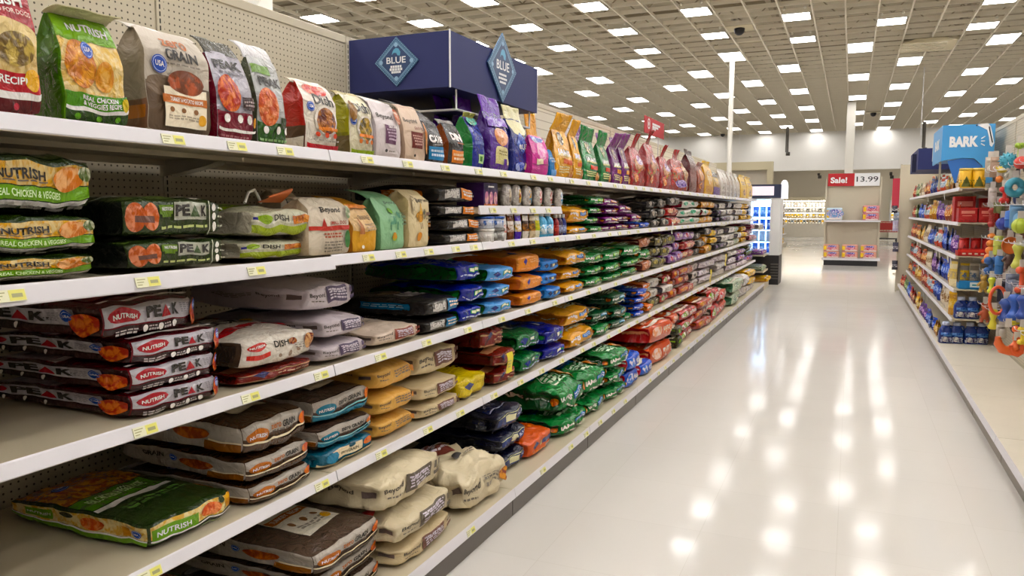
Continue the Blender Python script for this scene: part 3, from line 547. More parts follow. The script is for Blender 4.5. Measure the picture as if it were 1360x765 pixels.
def iams_s(key, desc, c, side, acc, W, H, neckh, lean, tilt, txt='IAMS'):
    return stand(key, desc, W, .1, H, c, side, [TX(txt, .05, .05, 1.3, .24, WHT, .05), E(-.05, .62, .32, .3, '#4a3a24', '#cfc0a0'), R(-.2, -.42, .85, -.22, acc), LN(-.7, -.15, .7, .0, 1, '#e8dca8'), LN(-.8, -.8, .4, -.5, 3, '#e8dca8'), E(.65, -.75, .28, .22, '#a8643c', '#dcb080')], seal=(neckh, lean, -.5*lean, 1.0, c, tilt), neck=.88, wedge=.42, wr=.008)
iams_s('s_yellow', 'golden yellow standing', '#e0a01c', '#b87a14', '#d8806a', .19, .29, .11, .45, .2)
iams_s('s_green2', 'bright green standing', '#17803a', '#0f5a28', '#d8706a', .19, .28, .1, .45, -.3)
iams_s('s_plum', 'plum purple standing', '#6a2a68', '#4f1a4c', '#e0a060', .15, .28, .12, .4, .5)
iams_s('s_yellow_behind', 'golden yellow', '#e09c1a', '#c88a14', '#3f74b0', .16, .27, .14, -.1, -.1)
stand('s_violet', 'dark violet', .16, .1, .3, '#4c1a50', '#3a123c', [R(-.5, -.5, .5, .2, '#6a2a68')], seal=(.14, -.5, .2, .8, '#5d2060', .3), neck=.7, wr=.008, name='dog_food_bag')
stand('s_scarlet', 'scarlet foil standing', .24, .12, .33, '#a01418', '#7a0f12', [E(.1, .1, .6, .35, '#cfa48c', '#8a5a34'), E(.25, .35, .4, .22, '#dcd4dc', '#8a4a8a'), Wv(-.9, .9, -.3, -.1, .2, '#8a7a34', '#c8343a'), E(-.3, -.6, .25, .2, '#d86a3c', '#e8c8a0')], seal=(.13, .25, .3, .4, '#981216', .1), neck=.6, wedge=.5, wr=.014, step=.022)
stand('s_scarlet2', 'scarlet foil bag with a violet label', .28, .12, .3, '#9a1616', '#6d0f10', [E(.1, -.55, .7, .24, '#5a3a9a', '#c8bcdc'), E(-.5, .1, .35, .5, '#8a6a44', '#c8443a'), Wv(-.9, .9, .2, .5, .1, '#d8806a', '#a82a28'), E(.6, .2, .3, .6, '#9a7a54', '#c8a48c')], seal=(.11, -.3, .9, .5, '#9a1e20', .2), neck=.55, wr=.014, step=.022)
stand('s_maroon', 'tall thin maroon', .15, .12, .43, '#5d2224', '#4a1a1c', [R(-.98, .55, .98, .98, '#54403c', '#8d7a74'), Wv(-.9, .9, -.4, .3, .1, '#6d2a2c', '#8a4a44'), LN(-.6, -.8, .6, -.4, 4, '#8d6a60')], seal=(.06, -.2, .3, .9, '#4d3a38', -.2), wedge=.72, wr=.009, step=.022)
stand('s_brick', 'brick red and tan', .18, .1, .3, '#9a4428', '#7a3018', [E(.1, .3, .6, .4, '#d8b088', '#c87a4c'), E(-.2, -.4, .6, .3, '#c8803c', '#7a2a18')], wr=.014, step=.03, split=False, seal=(.05, .3, .5, .8, '#8a3a20', .1))
stand('s_honey', 'honey yellow', .18, .1, .31, '#d8a43c', '#b8842c', [E(.1, .2, .6, .5, '#f0dcac', '#d8963c'), R(-.7, -.8, .7, -.4, '#c88a2c')], wr=.014, step=.03, split=False, seal=(.06, -.3, .7, .8, '#e0b44c', .2))
stand('s_bow', 'gold and violet bag with a black top', .2, .12, .27, '#b8964c', '#8a6a30', [R(-.98, -.98, .98, -.25, '#6a4a8a'), E(0, .25, .6, .35, '#d8b86c', '#8a5a28'), R(-.98, .68, .98, .98, '#1c1818')], wr=.008, step=.03, split=False, seal=(.08, -.6, -.8, 1.3, '#17130f', .1))
stand('s_white', 'slim white printed', .12, .12, .33, '#d3ccc4', '#bdb4ac', [E(.1, .25, .5, .3, '#a8988c', '#c8b8ac'), R(-.6, -.5, .6, -.15, '#8d857c', '#cfc8c0'), LN(-.7, -.8, .7, -.6, 2, '#8a8078')], near=[E(.0, .1, .4, .3, '#a89a70', '#c8bca0')], wr=.007, step=.03, split=False, seal=(.05, -.4, .3, .9, '#c8c0b8', .1))
stand('s_gold', 'bright gold', .2, .12, .34, '#dcb024', '#c89a1c', [E(.1, -.4, .45, .3, '#8a4a1c', '#dca83c'), LN(-.6, .2, .6, .6, 2, '#b8861c')], wr=.007, step=.03, split=False, seal=(.04, .2, .4, .9, '#e0b83a', .1))
# short paper sacks on the second shelf
stand('s_small', 'short cream paper', .2, .13, .2, '#cfc4b4', '#b5a692', [TX('Beyond', .0, .55, .9, .24, '#3d3832'), TX('SMALL DOG', .35, .12, .8, .12, '#a03428'), A(-.35, .16, .12, .14, '#a82c24'), R(-.98, -.14, .98, .02, '#b03428'), LN(-.4, -.42, .45, -.2, 2, '#a0503c'), LN(-.4, -.85, .45, -.5, 4, '#7d756a'), E(.72, -.45, .14, .3, '#3f6a3c'), E(.75, .45, .14, .2, '#6a7a5a', '#cfc4b4')], near=[LN(-.7, -.5, .7, -.2, 2, '#8d8070')], film=False, wr=.007, wedge=.8, seal=(.03, -1.1, -.4, .95, '#bfb3a2', 0))
stand('s_peach', 'peach paper', .2, .14, .21, '#d6a96a', '#b5783c', [R(-.98, -.1, .98, .98, '#d8bb96'), TX('GRAIN FREE', .25, .42, 1.0, .18, '#8d7a6a'), LN(-.1, -.1, .75, .2, 3, '#9d8a76'), A(-.5, .1, .2, .3, '#a8785c'), E(-.4, -.75, .1, .06, WHT), R(-.98, .78, .98, .95, '#c8804c')], film=False, neck=.8, wr=.008, wedge=.5, seal=(.13, -1.1, -.3, 1.0, '#c8904c', -.15))
stand('s_mint', 'mint green paper', .2, .13, .22, '#8fb391', '#6d936f', [E(0, .12, .45, .16, '#5d8a72', '#8fb391'), R(-.35, -.25, -.25, .05, '#4f7d68'), R(.25, -.25, .35, .05, '#4f7d68'), E(.42, .3, .12, .12, '#4f7d68'), E(-.1, .45, .16, .1, '#6da03c'), E(-.05, -.5, .2, .16, '#7aa83c', '#c8804c'), LN(.5, -.1, .95, .4, 4, '#56705a'), TX('Beyond', .2, .72, .9, .16, '#37453c')], near=[R(-.5, -.8, .3, -.5, '#4a5c4a')], film=False, wr=.007, wedge=.6, seal=(.1, -1.0, -.5, 1.0, '#7fa884', -.2))
stand('s_rooster', 'cream paper rooster', .2, .13, .26, '#d3c4a4', '#c2b08c', [TX('Beyond', .3, .62, 1.1, .16, '#4a443a'), E(.0, .08, .34, .2, '#c9924c', '#8a6a40'), A(.05, .38, .1, .2, '#d8a850'), E(.4, .15, .14, .18, '#4a4a44', '#a8987c'), E(-.1, -.62, .2, .16, '#d08a3c'), R(-.06, -.35, .0, -.15, '#6a5238'), R(.1, -.35, .16, -.15, '#6a5238'), R(.55, .1, .95, .22, '#5d4a44'), LN(.5, -.3, .95, .05, 3, '#8d7d64'), E(-.6, .5, .2, .25, '#7a6a54', '#d3c4a4')], film=False, wr=.008, wedge=.8, seal=(.03, -1.1, -.4, .9, '#c8b894', 0))

# ------------------------------------------------------------------ materials of the building and the fixtures
BEIGE = mat('beige_painted_steel', '#c2b8a2', .45, noise_amt=.03)
SHELFM = mat('shelf_steel', '#c2b69c', .4, noise_amt=.04)
STRIP = mat('white_price_channel', '#d6d2d6', .35, noise_amt=.03)
TAGW = mat('price_tag_paper', '#dcd9b8', .5); TAGY = mat('price_tag_yellow', '#dcd66a', .5); TAGK = mat('price_tag_ink', '#9d9a6c', .5)
KICKD = mat('dark_kick_plate', '#574f48', .32, noise_amt=.12, noise_scale=3)
KICKR = mat('grey_kick_plate', '#8d857a', .45, noise_amt=.1, noise_scale=3)
SLOT = mat('dark_slots', '#1d1a17', .7)
WHITE = mat('white_paint', '#e6e2d8', .5, noise_amt=.03, noise_scale=1)
CREAMW = mat('cream_wall_paint', '#cfc3a2', .6, noise_amt=.03, noise_scale=1)
WIRE = mat('white_wire', '#d8d6da', .35)
BLACK = mat('black_plastic', '#17161a', .4)

def peg_mat():
    m = mat('perforated_board', '#c2b8a2', .5, noise_amt=.03)
    n, l = m.node_tree.nodes, m.node_tree.links; b = n['Principled BSDF']
    base = b.inputs['Base Color'].links[0].from_socket
    tc = n.new('ShaderNodeTexCoord'); sp = n.new('ShaderNodeSeparateXYZ'); l.new(tc.outputs['Object'], sp.inputs[0])
    def cell(o):
        a = n.new('ShaderNodeMath'); a.operation = 'DIVIDE'; a.inputs[1].default_value = .0258; l.new(o, a.inputs[0])
        f = n.new('ShaderNodeMath'); f.operation = 'FRACT'; l.new(a.outputs[0], f.inputs[0])
        s = n.new('ShaderNodeMath'); s.operation = 'SUBTRACT'; s.inputs[1].default_value = .5; l.new(f.outputs[0], s.inputs[0])
        q = n.new('ShaderNodeMath'); q.operation = 'MULTIPLY'; l.new(s.outputs[0], q.inputs[0]); l.new(s.outputs[0], q.inputs[1]); return q
    y, z = cell(sp.outputs['Y']), cell(sp.outputs['Z'])
    ad = n.new('ShaderNodeMath'); ad.operation = 'ADD'; l.new(y.outputs[0], ad.inputs[0]); l.new(z.outputs[0], ad.inputs[1])
    lt = n.new('ShaderNodeMath'); lt.operation = 'LESS_THAN'; lt.inputs[1].default_value = .021; l.new(ad.outputs[0], lt.inputs[0])
    mx = n.new('ShaderNodeMix'); mx.data_type = 'RGBA'; mx.inputs[7].default_value = lin('#4a4234')+(1,)
    l.new(lt.outputs[0], mx.inputs[0]); l.new(base, mx.inputs[6]); l.new(mx.outputs[2], b.inputs['Base Color']); return m
PEG = peg_mat()
def slat_mat():
    m = mat('slatted_board', '#d8d0bc', .5, noise_amt=.03)
    n, l = m.node_tree.nodes, m.node_tree.links; b = n['Principled BSDF']; base = b.inputs['Base Color'].links[0].from_socket
    tc = n.new('ShaderNodeTexCoord'); sp = n.new('ShaderNodeSeparateXYZ'); l.new(tc.outputs['Object'], sp.inputs[0])
    a = n.new('ShaderNodeMath'); a.operation = 'DIVIDE'; a.inputs[1].default_value = .075; l.new(sp.outputs['Z'], a.inputs[0])
    f = n.new('ShaderNodeMath'); f.operation = 'FRACT'; l.new(a.outputs[0], f.inputs[0])
    lt = n.new('ShaderNodeMath'); lt.operation = 'LESS_THAN'; lt.inputs[1].default_value = .1; l.new(f.outputs[0], lt.inputs[0])
    mx = n.new('ShaderNodeMix'); mx.data_type = 'RGBA'; mx.inputs[7].default_value = lin('#a89c84')+(1,)
    l.new(lt.outputs[0], mx.inputs[0]); l.new(base, mx.inputs[6]); l.new(mx.outputs[2], b.inputs['Base Color']); return m
SLATM = slat_mat()

# ------------------------------------------------------------------ dog food shelving (along the aisle's west side)
SEC = 1.2235; SY = 2.243
TOPS = [1.758, 1.388, .990, .596, .140]       # top, second, third, fourth shelf and the base deck
XF, XD, XB = -1.69, -1.51, -2.49
ORD = ['top', 'second', 'third', 'fourth', 'bottom']
NTH = ['last', 'second', 'third', 'fourth', 'fifth', 'sixth', 'seventh', 'eighth', 'ninth', 'tenth', 'eleventh', 'twelfth', 'thirteenth', 'fourteenth']

TAGS = {0: [228, 313, 377, 486, 540, 590], 1: [3, 189, 334, 447, 488, 531, 568, 604, 628], 2: [7, 191, 331, 425, 504, 565, 620, 665], 3: [197, 426, 505, 567, 610, 655, 690], 4: [624, 683, 720, 757]}
tag_y = {s: sorted(y_of(p, XF if s < 4 else XD, TOPS[s]-.012) for p in ps) for s, ps in TAGS.items()}
for s in range(5):
    y = max(tag_y[s])
    while y < 12.5:
        y += rnd.uniform(.26, .5); tag_y[s].append(y)
def price_tag_mesh():
    m = MB(); m.box(-.0012, .0012, -.038, .038, -.0135, .0135, mi=0)
    m.box(.0013, .0016, .000, .036, -.012, .012, mi=1)
    for k in range(3): m.box(.0013, .0017, -.034, -.008-.006*k, .006-.007*k, .0085-.007*k, mi=2)
    m.box(.0017, .0019, .006, .030, -.005, .004, mi=2)
    return m.mesh('price_tag', [TAGW, TAGY, TAGK], False)
TAGME = price_tag_mesh()
def shelf_mesh(depth, L, th=.03):
    m = MB(); x1 = -.007
    m.box(-depth, x1, .004, L-.004, -th*.25, 0, bev=.003)
    m.box(-.03, x1, .004, L-.004, -th, -th*.25)                 # turned-down front edge
    m.box(-depth, -depth+.03, .004, L-.004, -th, -th*.25)
    m.box(-depth*.55, -depth*.5, .004, L-.004, -th*.8, -th*.25)  # stiffening rib
    return m.mesh('shelf_board', SHELFM, False)
def strip_mesh(L, h=.034):
    m = MB(); m.prism([(-.006, .004), (-.006, -h+.004), (.005, -h), (.007, -h+.003), (-.001, .002), (-.003, .006)], .003, L-.003)
    return m.mesh('price_strip', STRIP, False)
def bracket_mesh(depth):
    m = MB(); pts = [(-depth, -.008), (-depth, -.07), (-depth+.03, -.07), (-depth*.66, -.03), (-depth*.62, -.008)]
    m.prism(pts[::1], -.0015, .0015); return m.mesh('shelf_bracket', BEIGE, False)
DEPTH = XF-XB-.02
SH_ME, ST_ME, BR_ME = shelf_mesh(DEPTH, SEC), strip_mesh(SEC), bracket_mesh(DEPTH)
def deck_mesh(depth, L, z, th=.045):
    m = MB(); m.box(-depth, -.006, .002, L-.002, z-.02, z, bev=.003); m.box(-.05, -.006, .002, L-.002, z-th, z-.02); return m.mesh('base_deck', SHELFM, False)
def kick_mesh(L, z, mt): 
    m = MB(); m.box(-.03, 0, .002, L-.002, 0, z-.001); m.box(-.0005, .0015, .001, .004, .002, z-.004); return m.mesh('kick_plate', mt, False)
def upright_mesh(z):
    m = MB(); m.box(-.03, .006, .0005, .034, 0, z, mi=0)
    k = 0
    zz = .06
    while zz < z-.05:
        m.box(.0055, .0065, .012, .018, zz, zz+.018, mi=1); zz += .027
    return m.mesh('slotted_upright', [BEIGE, SLOT], False)
UP_ME = upright_mesh(2.47)
def panel_mesh(L, z, mt):
    m = MB(); m.box(-.02, 0, .034, L-.002, .1, z-.03); p = m.mesh('back_panel', mt, False); return p
def toprail_mesh(L, z):
    m = MB(); m.box(-.022, .0055, .034, L-.002, z-.031, z+.012, bev=.004); return m.mesh('top_rail', BEIGE, False)
PEG_ME, SLAT_ME, RAIL_ME = panel_mesh(SEC, 2.46, PEG), panel_mesh(SEC, 2.46, SLATM), toprail_mesh(SEC, 2.46)
DK_ME = deck_mesh(XD-XB-.02, SEC, TOPS[4]); KK_ME = kick_mesh(SEC, TOPS[4]-.045, KICKD)
def section(k, parent_x, end=False):
    e = bpy.data.objects.new('gondola_bay', None); COL.objects.link(e); y0 = SY+k*SEC
    e.location = (XB, y0, 0)
    far_n = 10-k
    tag(e, ('last' if far_n == 0 else NTH[far_n])+' beige shelving bay from the drinks cooler end of the dog food wall' if far_n else 'beige shelving bay at the drinks cooler end of the dog food wall', 'shelving', 'bays of the dog food wall')
    link('back_panel', PEG_ME if k < 3 else SLAT_ME, e)
    link('top_rail', RAIL_ME, e)
    link('upright', UP_ME, e)
    if end: link('upright', UP_ME, e, (0, SEC, 0))
    dk = link('base_deck', DK_ME, e, (XD-XB, 0, 0))
    link('price_strip', ST_ME, dk, (0, 0, TOPS[4]), None, (1, 1, 1.25))
    link('kick_plate', KK_ME, e, (XD-XB-.012, 0, 0))
    for y in tag_y[4]:
        if y0+.04 < y < y0+SEC-.04: link('price_tag', TAGME, dk, (.0064, y-y0, TOPS[4]-.02), (0, -.3, 0))
    levels = [(z, XF, SH_ME, BR_ME) for z in TOPS[:4]]
    for i, (z, xf, me, bm) in enumerate(levels):
        fw = .014 if (k == -1 and i == 1) else 0
        s = link('shelf', me, e, (xf-XB+fw, 0, z-.004-fw*.4))
        link('price_strip', ST_ME, s, (0, 0, .004), None, (1, 1, 1.18 if fw else 1))
        for yb in (.03, SEC-.03): link('bracket', bm, s, (0, yb, 0))
        for y in tag_y[i]:
            if y0+.04 < y < y0+SEC-.04: link('price_tag', TAGME, s, (.0062, y-y0, -.0125), (0, -.32, 0))
    return e
bpy_deck = None
for k in range(-2, 11): section(k, XB, k == 10)
# the small extra shelf of the bay under the navy display
b1 = [o for o in COL.objects if o.name.startswith('gondola_bay') and abs(o.location.y-(SY+SEC)) < .01][0]
SUBZ = 1.571
sm = link('shelf', shelf_mesh(.42, SEC-.02), b1, (XF-XB-.02, .01, SUBZ-.004)); link('price_strip', strip_mesh(SEC-.02, .04), sm, (0, 0, .004))
for yy in (.15, .42, .7, .95): link('price_tag', TAGME, sm, (.0062, yy, -.015), (0, -.32, 0))

# ------------------------------------------------------------------ stacks of bags on the dog food wall
PLACED = []
def front_x(s, inset): return (XF if s < 4 else XD)-inset
NST = [0]; LAST = []
def stack(s, px0, px1, inset, key, Ts, L=None, dx=None, dyaw=0, keys=None, z0=None, name=None, dys=None):
    X = front_x(s, inset); z = TOPS[s] if z0 is None else z0
    Y0, Y1 = y_of(px0, X, z+.05), y_of(px1, X, z+.05)
    W = max(.07, Y1-Y0-.014); NST[0] += 1
    if px0 > 854 and s > 0 and len(Ts) > 1:
        room = TOPS[s-1]-.05-TOPS[s]; n = 3 if s != 4 or len(Ts) > 2 else 2
        hh = room*rnd.uniform(.86, .99)/n; Ts = [hh*rnd.uniform(.9, 1.08) for _ in range(n)]; dys = None
        if not keys:
            keys = [key]*n
            if LAST and rnd.random() < .45: keys[rnd.randrange(n)] = LAST[-1]
        else: keys = (keys*2)[:n]
        W *= .97
    LAST.append(key)
    if s > 0:
        lim = TOPS[s-1]-.05-TOPS[s]; k = min(1, lim/sum(Ts)); Ts = [t*k for t in Ts]
    for i, T_ in enumerate(Ts):
        kk = keys[i] if keys else key
        kd = K[kk]; v = (i+NST[0]) % (2 if kd.step < .02 else 2); kd.get(v)
        g = rnd.uniform
        lx = (dx[i] if dx else g(-.06, .012) if px0 > 854 else g(-.035, .006)); dy = dys[i] if dys else g(-.011, .011)
        o = put(kk, v, (X+lx, (Y0+Y1)/2+dy, z+.0015), math.radians(dyaw+(g(-4.5, 4.5) if px0 > 854 else g(-2, 2) if px0 > 300 else g(-.8, .8))), ((L or kd.L)/kd.L*(.93 if px0 > 854 else 1), W/kd.W, (T_-.002)/kd.h))
        PLACED.append(dict(o=o, key=kk, s=s, st=NST[0], i=i, n=len(Ts), y=(Y0+Y1)/2, mode='lie'))
        z += T_
    return z, (Y0+Y1)/2
def standing(px0, px1, inset, key, H=None, s=0, yaw=0, z0=None, tilt=0, note=None):
    X = front_x(s, inset); z = TOPS[s] if z0 is None else z0
    Y0, Y1 = y_of(px0, X, z+.1), y_of(px1, X, z+.1); kd = K[key]; NST[0] += 1
    W = max(.05, Y1-Y0-.01)
    # a standing bag's own origin is the foot of its front
    o = put(key, NST[0] % 2, (X, (Y0+Y1)/2, z), math.radians(yaw+rnd.uniform(-2, 2)), (1, W/kd.W, (H or kd.T)/kd.T), tilt)
    PLACED.append(dict(o=o, key=key, s=s, st=NST[0], i=0, n=1, y=(Y0+Y1)/2, mode='stand', inset=inset, note=note))
    return o

# top shelf
standing(-62, 55, .03, 's_red', .37); standing(78, 167, .03, 's_green', .27); standing(189, 282, .03, 's_brown', .285)
standing(285, 336, .03, 's_peakred', .265); standing(339, 380, .03, 's_peakgreen', .28); standing(402, 447, .03, 's_dishred', .24)
standing(463, 495, .045, 's_dishgreen', .235); standing(497, 533, .03, 's_lilac', .225); standing(536, 565, .03, 's_blush', .225)
standing(567, 589, .03, 's_caveblue', .19); standing(594, 616, .03, 's_caveorange', .2); standing(627, 643, .03, 's_nbblue', .26)
standing(590, 614, .32, 's_purple', .33); standing(616, 638, .24, 's_purple', .34); standing(649, 677, .02, 's_purple', .31)
standing(679, 703, .06, 's_cream', .31); standing(705, 727, .015, 's_pink', .23); standing(729, 737, .03, 's_sky', .17)
standing(706, 722, .28, 's_yellow_behind', .31); standing(737, 760, .02, 's_yellow', .31); standing(761, 772, .02, 's_yellow', .3)
standing(774, 795, .03, 's_green2', .29); standing(797, 811, .03, 's_green2', .29); standing(813, 825, .04, 's_plum', .3); standing(826, 836, .03, 's_plum', .31)
standing(772, 784, .3, 's_violet', .34); standing(800, 811, .3, 's_violet', .34); standing(818, 828, .3, 's_violet', .34)
standing(837, 856, .03, 's_scarlet', .34); standing(857, 876, .02, 's_scarlet', .4); standing(877, 891, .03, 's_scarlet', .33); standing(892, 912, .02, 's_scarlet2', .34)
standing(914, 926, .03, 's_maroon', .44); standing(927, 935, .03, 's_brick', .34); standing(936, 946, .03, 's_honey', .37); standing(947, 956, .03, 's_bow', .3)
for a, b in ((957.5, 963), (963.7, 968), (968.6, 973), (973.6, 978), (978.6, 983)): standing(a, b, .03, 's_white', .35)
standing(984, 991, .03, 's_gold', .37); standing(992, 999, .03, 's_gold', .37)

# second shelf
stack(1, -80, 139, .055, 'meadow', [.063, .095, .145], .5, [0, 0, .0])
stack(1, 160, 303, .05, 'forest', [.088, .115], .56)
stack(1, 318, 405, .07, 'pear', [.075, .11], .5, [0, .02], -3, dys=[0, .03])
standing(372, 402, .27, 's_small', .24, 1); standing(408, 464, .03, 's_small', .205, 1); standing(467, 500, .03, 's_peach', .185, 1); standing(504, 537, .03, 's_mint', .215, 1); standing(541, 570, .03, 's_rooster', .25, 1)
stack(1, 590, 639, .03, 'charcoal_orange', [.066, .066, .066, .09], .5)
stack(1, 573, 587, .2, 'orange_spine', [.066, .066, .066, .085], .4)
stack(1, 754, 781, .02, 'yellow', [.07, .14], .5)
stack(1, 783, 801, .02, 'green', [.06, .075, .065, .085], .55); stack(1, 803, 821, .02, 'plum', [.055, .075, .06, .08], .5)
stack(1, 823, 838, .02, 'plum', [.065, .07, .09], .5); stack(1, 839, 851, .02, 'plum', [.06, .09], .5); stack(1, 853, 865, .03, 'cobalt', [.07], .5)
stack(1, 867, 876, .03, 'charcoal', [0.064, 0.067, 0.064, 0.072, 0.067]); stack(1, 877.5, 887, .03, 'charcoal', [0.070, 0.076, 0.076, 0.082])
stack(1, 889, 903, .03, 'scarlet', [0.088, 0.094, 0.099]); stack(1, 905, 918, .03, 'mint_white', [0.088, 0.088, 0.099]); stack(1, 919, 931, .03, 'mint_white', [0.088, 0.094, 0.117])
stack(1, 932.5, 942, .03, 'amber', [0.076, 0.076, 0.081, 0.102]); stack(1, 943, 951, .03, 'amber', [0.094, 0.099, 0.094]); stack(1, 952.5, 957.5, .05, 'midnight', [0.105, 0.105, 0.094])
stack(1, 958.5, 968, .02, 'ash', [0.080, 0.085, 0.080, 0.090]); stack(1, 969, 978, .02, 'ash', [0.084, 0.084, 0.084, 0.084]); stack(1, 979, 987, .03, 'ash', [0.105, 0.105, 0.105])
stack(1, 988, 995, .03, 'gold', [0.081, 0.086, 0.086, 0.081]); stack(1, 996, 1002.5, .04, 'midnight', [0.105, 0.105, 0.094])

# third shelf
stack(2, 170, 296, .05, 'crimson', [.072, .072, .076, .1], .62, [0, 0, .0, -.03], dys=[0, .0, .01, -.05])
stack(2, 318, 422, .03, 'ivory', [.05, .125], .55, keys=['maroon', 'ivory'])
stack(2, 424, 488, .04, 'lilac', [.085, .1, .135], .6, [0, 0, -.03], dys=[0, .01, -.03])
stack(2, 494, 560, .05, 'blush', [.085], .55); stack(2, 566, 612, .04, 'charcoal_blue', [.075, .09], .56)
stack(2, 614, 645, .03, 'royal', [.1, .1, .12], .58); stack(2, 650, 684, .03, 'sky', [.088, .088, .1], .56)
stack(2, 692, 723, .03, 'peach', [.09, .1, .135], .6); stack(2, 725, 748, .03, 'azure', [.088, .085, .09], .56)
stack(2, 750, 777, .03, 'yellow', [.085, .1, .125], .56); stack(2, 780, 803, .03, 'green', [.08, .085, .1], .56)
stack(2, 804, 828, .03, 'green', [.072, .085, .115], .56); stack(2, 830, 853, .03, 'green', [.075, .09, .115], .56)
stack(2, 855, 868, .03, 'copper', [0.094, 0.117]); stack(2, 869, 879, .03, 'olive', [0.081, 0.081, 0.092, 0.081], keys=['olive', 'olive', 'olive', 'charcoal']); stack(2, 880, 888.5, .03, 'olive', [0.082, 0.082, 0.099])
stack(2, 889.5, 899, .03, 'violet', [0.094, 0.099, 0.105]); stack(2, 900, 908.5, .03, 'violet', [0.099, 0.117]); stack(2, 909.5, 926, .03, 'scarlet', [0.094, 0.115, 0.126])
stack(2, 927, 934.5, .04, 'charcoal', [0.081, 0.087, 0.087, 0.081]); stack(2, 935.5, 943.5, .03, 'amber', [0.084, 0.084, 0.084, 0.084]); stack(2, 944.5, 951, .03, 'gold', [0.105, 0.099, 0.105]); stack(2, 952, 957, .03, 'midnight', [0.117, 0.105])
stack(2, 958, 967, .03, 'ash', [0.079, 0.084, 0.089, 0.084]); stack(2, 968, 977, .03, 'ash', [0.099, 0.099, 0.094]); stack(2, 978, 986.5, .03, 'sage', [0.100, 0.112, 0.123]); stack(2, 987.5, 995, .03, 'gold', [0.084, 0.084, 0.084, 0.084]); stack(2, 996, 1003, .03, 'rose', [0.085, 0.085, 0.085, 0.080])

# fourth shelf
stack(3, 199, 318, .05, 'veggie', [.09], .62, None, 1.5)
stack(3, 330, 418, .04, 'brown', [.075, .09, .12], .62, [0, 0, -.01], dys=[0, -.01, -.01]); stack(3, 421, 499, .05, 'teal', [.08, .08, .115], .58, [0, 0, -.03], keys=['aqua', 'teal', 'teal'], dys=[0, 0, .02])
stack(3, 503, 556, .04, 'apricot', [.1, .105, .125], .58); stack(3, 558, 612, .05, 'cream', [.08, .1, .165], .6, [0, 0, -.03], dys=[0, 0, .03])
stack(3, 616, 654, .03, 'lemon', [.13], .4, None, 4); stack(3, 657, 685, .04, 'maroon', [.1, .1, .14], .58, [0, 0, -.05], dys=[0, 0, -.06]); stack(3, 690, 721, .03, 'emerald', [.125, .13], .56)
stack(3, 724, 751, .03, 'indigo', [.1, .125], .56); stack(3, 754, 789, .02, 'yellow', [.15, .15], .58, [0, -.03]); stack(3, 792, 812, .02, 'green', [.1, .1], .56, keys=['green', 'green_deep']); stack(3, 814, 832, .02, 'green_deep', [.085, .1, .12], .56); stack(3, 833.5, 844, .03, 'green', [.08], .5)
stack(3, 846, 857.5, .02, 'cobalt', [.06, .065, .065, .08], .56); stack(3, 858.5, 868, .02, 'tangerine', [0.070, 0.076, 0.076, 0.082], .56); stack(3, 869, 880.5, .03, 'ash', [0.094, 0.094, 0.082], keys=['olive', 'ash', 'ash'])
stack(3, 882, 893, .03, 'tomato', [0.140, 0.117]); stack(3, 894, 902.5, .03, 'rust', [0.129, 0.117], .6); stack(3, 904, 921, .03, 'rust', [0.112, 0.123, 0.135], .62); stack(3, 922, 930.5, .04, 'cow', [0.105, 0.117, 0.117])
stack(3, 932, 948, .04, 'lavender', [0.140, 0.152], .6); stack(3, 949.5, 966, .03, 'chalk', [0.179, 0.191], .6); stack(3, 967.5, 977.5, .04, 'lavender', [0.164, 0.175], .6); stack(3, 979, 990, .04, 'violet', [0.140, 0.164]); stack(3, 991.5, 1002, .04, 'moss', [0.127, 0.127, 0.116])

# bottom deck
stack(4, 225, 335, .16, 'deepgreen', [.085, .085, .09], .6)
stack(4, 424, 516, .1, 'brown_big', [.075, .08, .095], .66, None, 1)
stack(4, 521, 604, .06, 'cream_big', [.1, .12, .17], .62, [0, 0, -.05], keys=['cream', 'cream_big', 'cream_big'], dys=[.02, 0, -.02], dyaw=2)
stack(4, 612, 666, .06, 'oat', [.235], .46, None, -6)
stack(4, 664, 702, .14, 'navy', [.11, .11, .125], .6)
stack(4, 707, 741, .07, 'persimmon', [.13], .48); stack(4, 744, 780, .07, 'green_blue', [.14, .22], .66, [0, -.02]); stack(4, 783, 808, .06, 'green_blue', [.14, .2], .64); stack(4, 810, 834, .05, 'green_blue', [.11, .13, .15], .62)
stack(4, 836, 853, .03, 'flag', [.14, .14], .62); stack(4, 855, 868, .04, 'flag', [.13], .6); stack(4, 870, 895, .03, 'salmon', [.13, .1], .62, None, -4)
stack(4, 897.5, 906, .08, 'moss', [.12, .13, .1], .64); stack(4, 907.5, 927, .06, 'tomato', [.12, .14, .13], .62); stack(4, 929, 944, .06, 'rust', [.12, .13, .14], .6); stack(4, 946, 957, .05, 'tomato', [.12, .14], .6)
stack(4, 958, 970, .05, 'coral', [.18, .17], .6); stack(4, 971.5, 985, .04, 'jade', [.19, .2], .62); stack(4, 986, 994, .04, 'chalk', [.17, .17], .6); stack(4, 995, 1003, .05, 'gold', [.14, .14, .1]); 

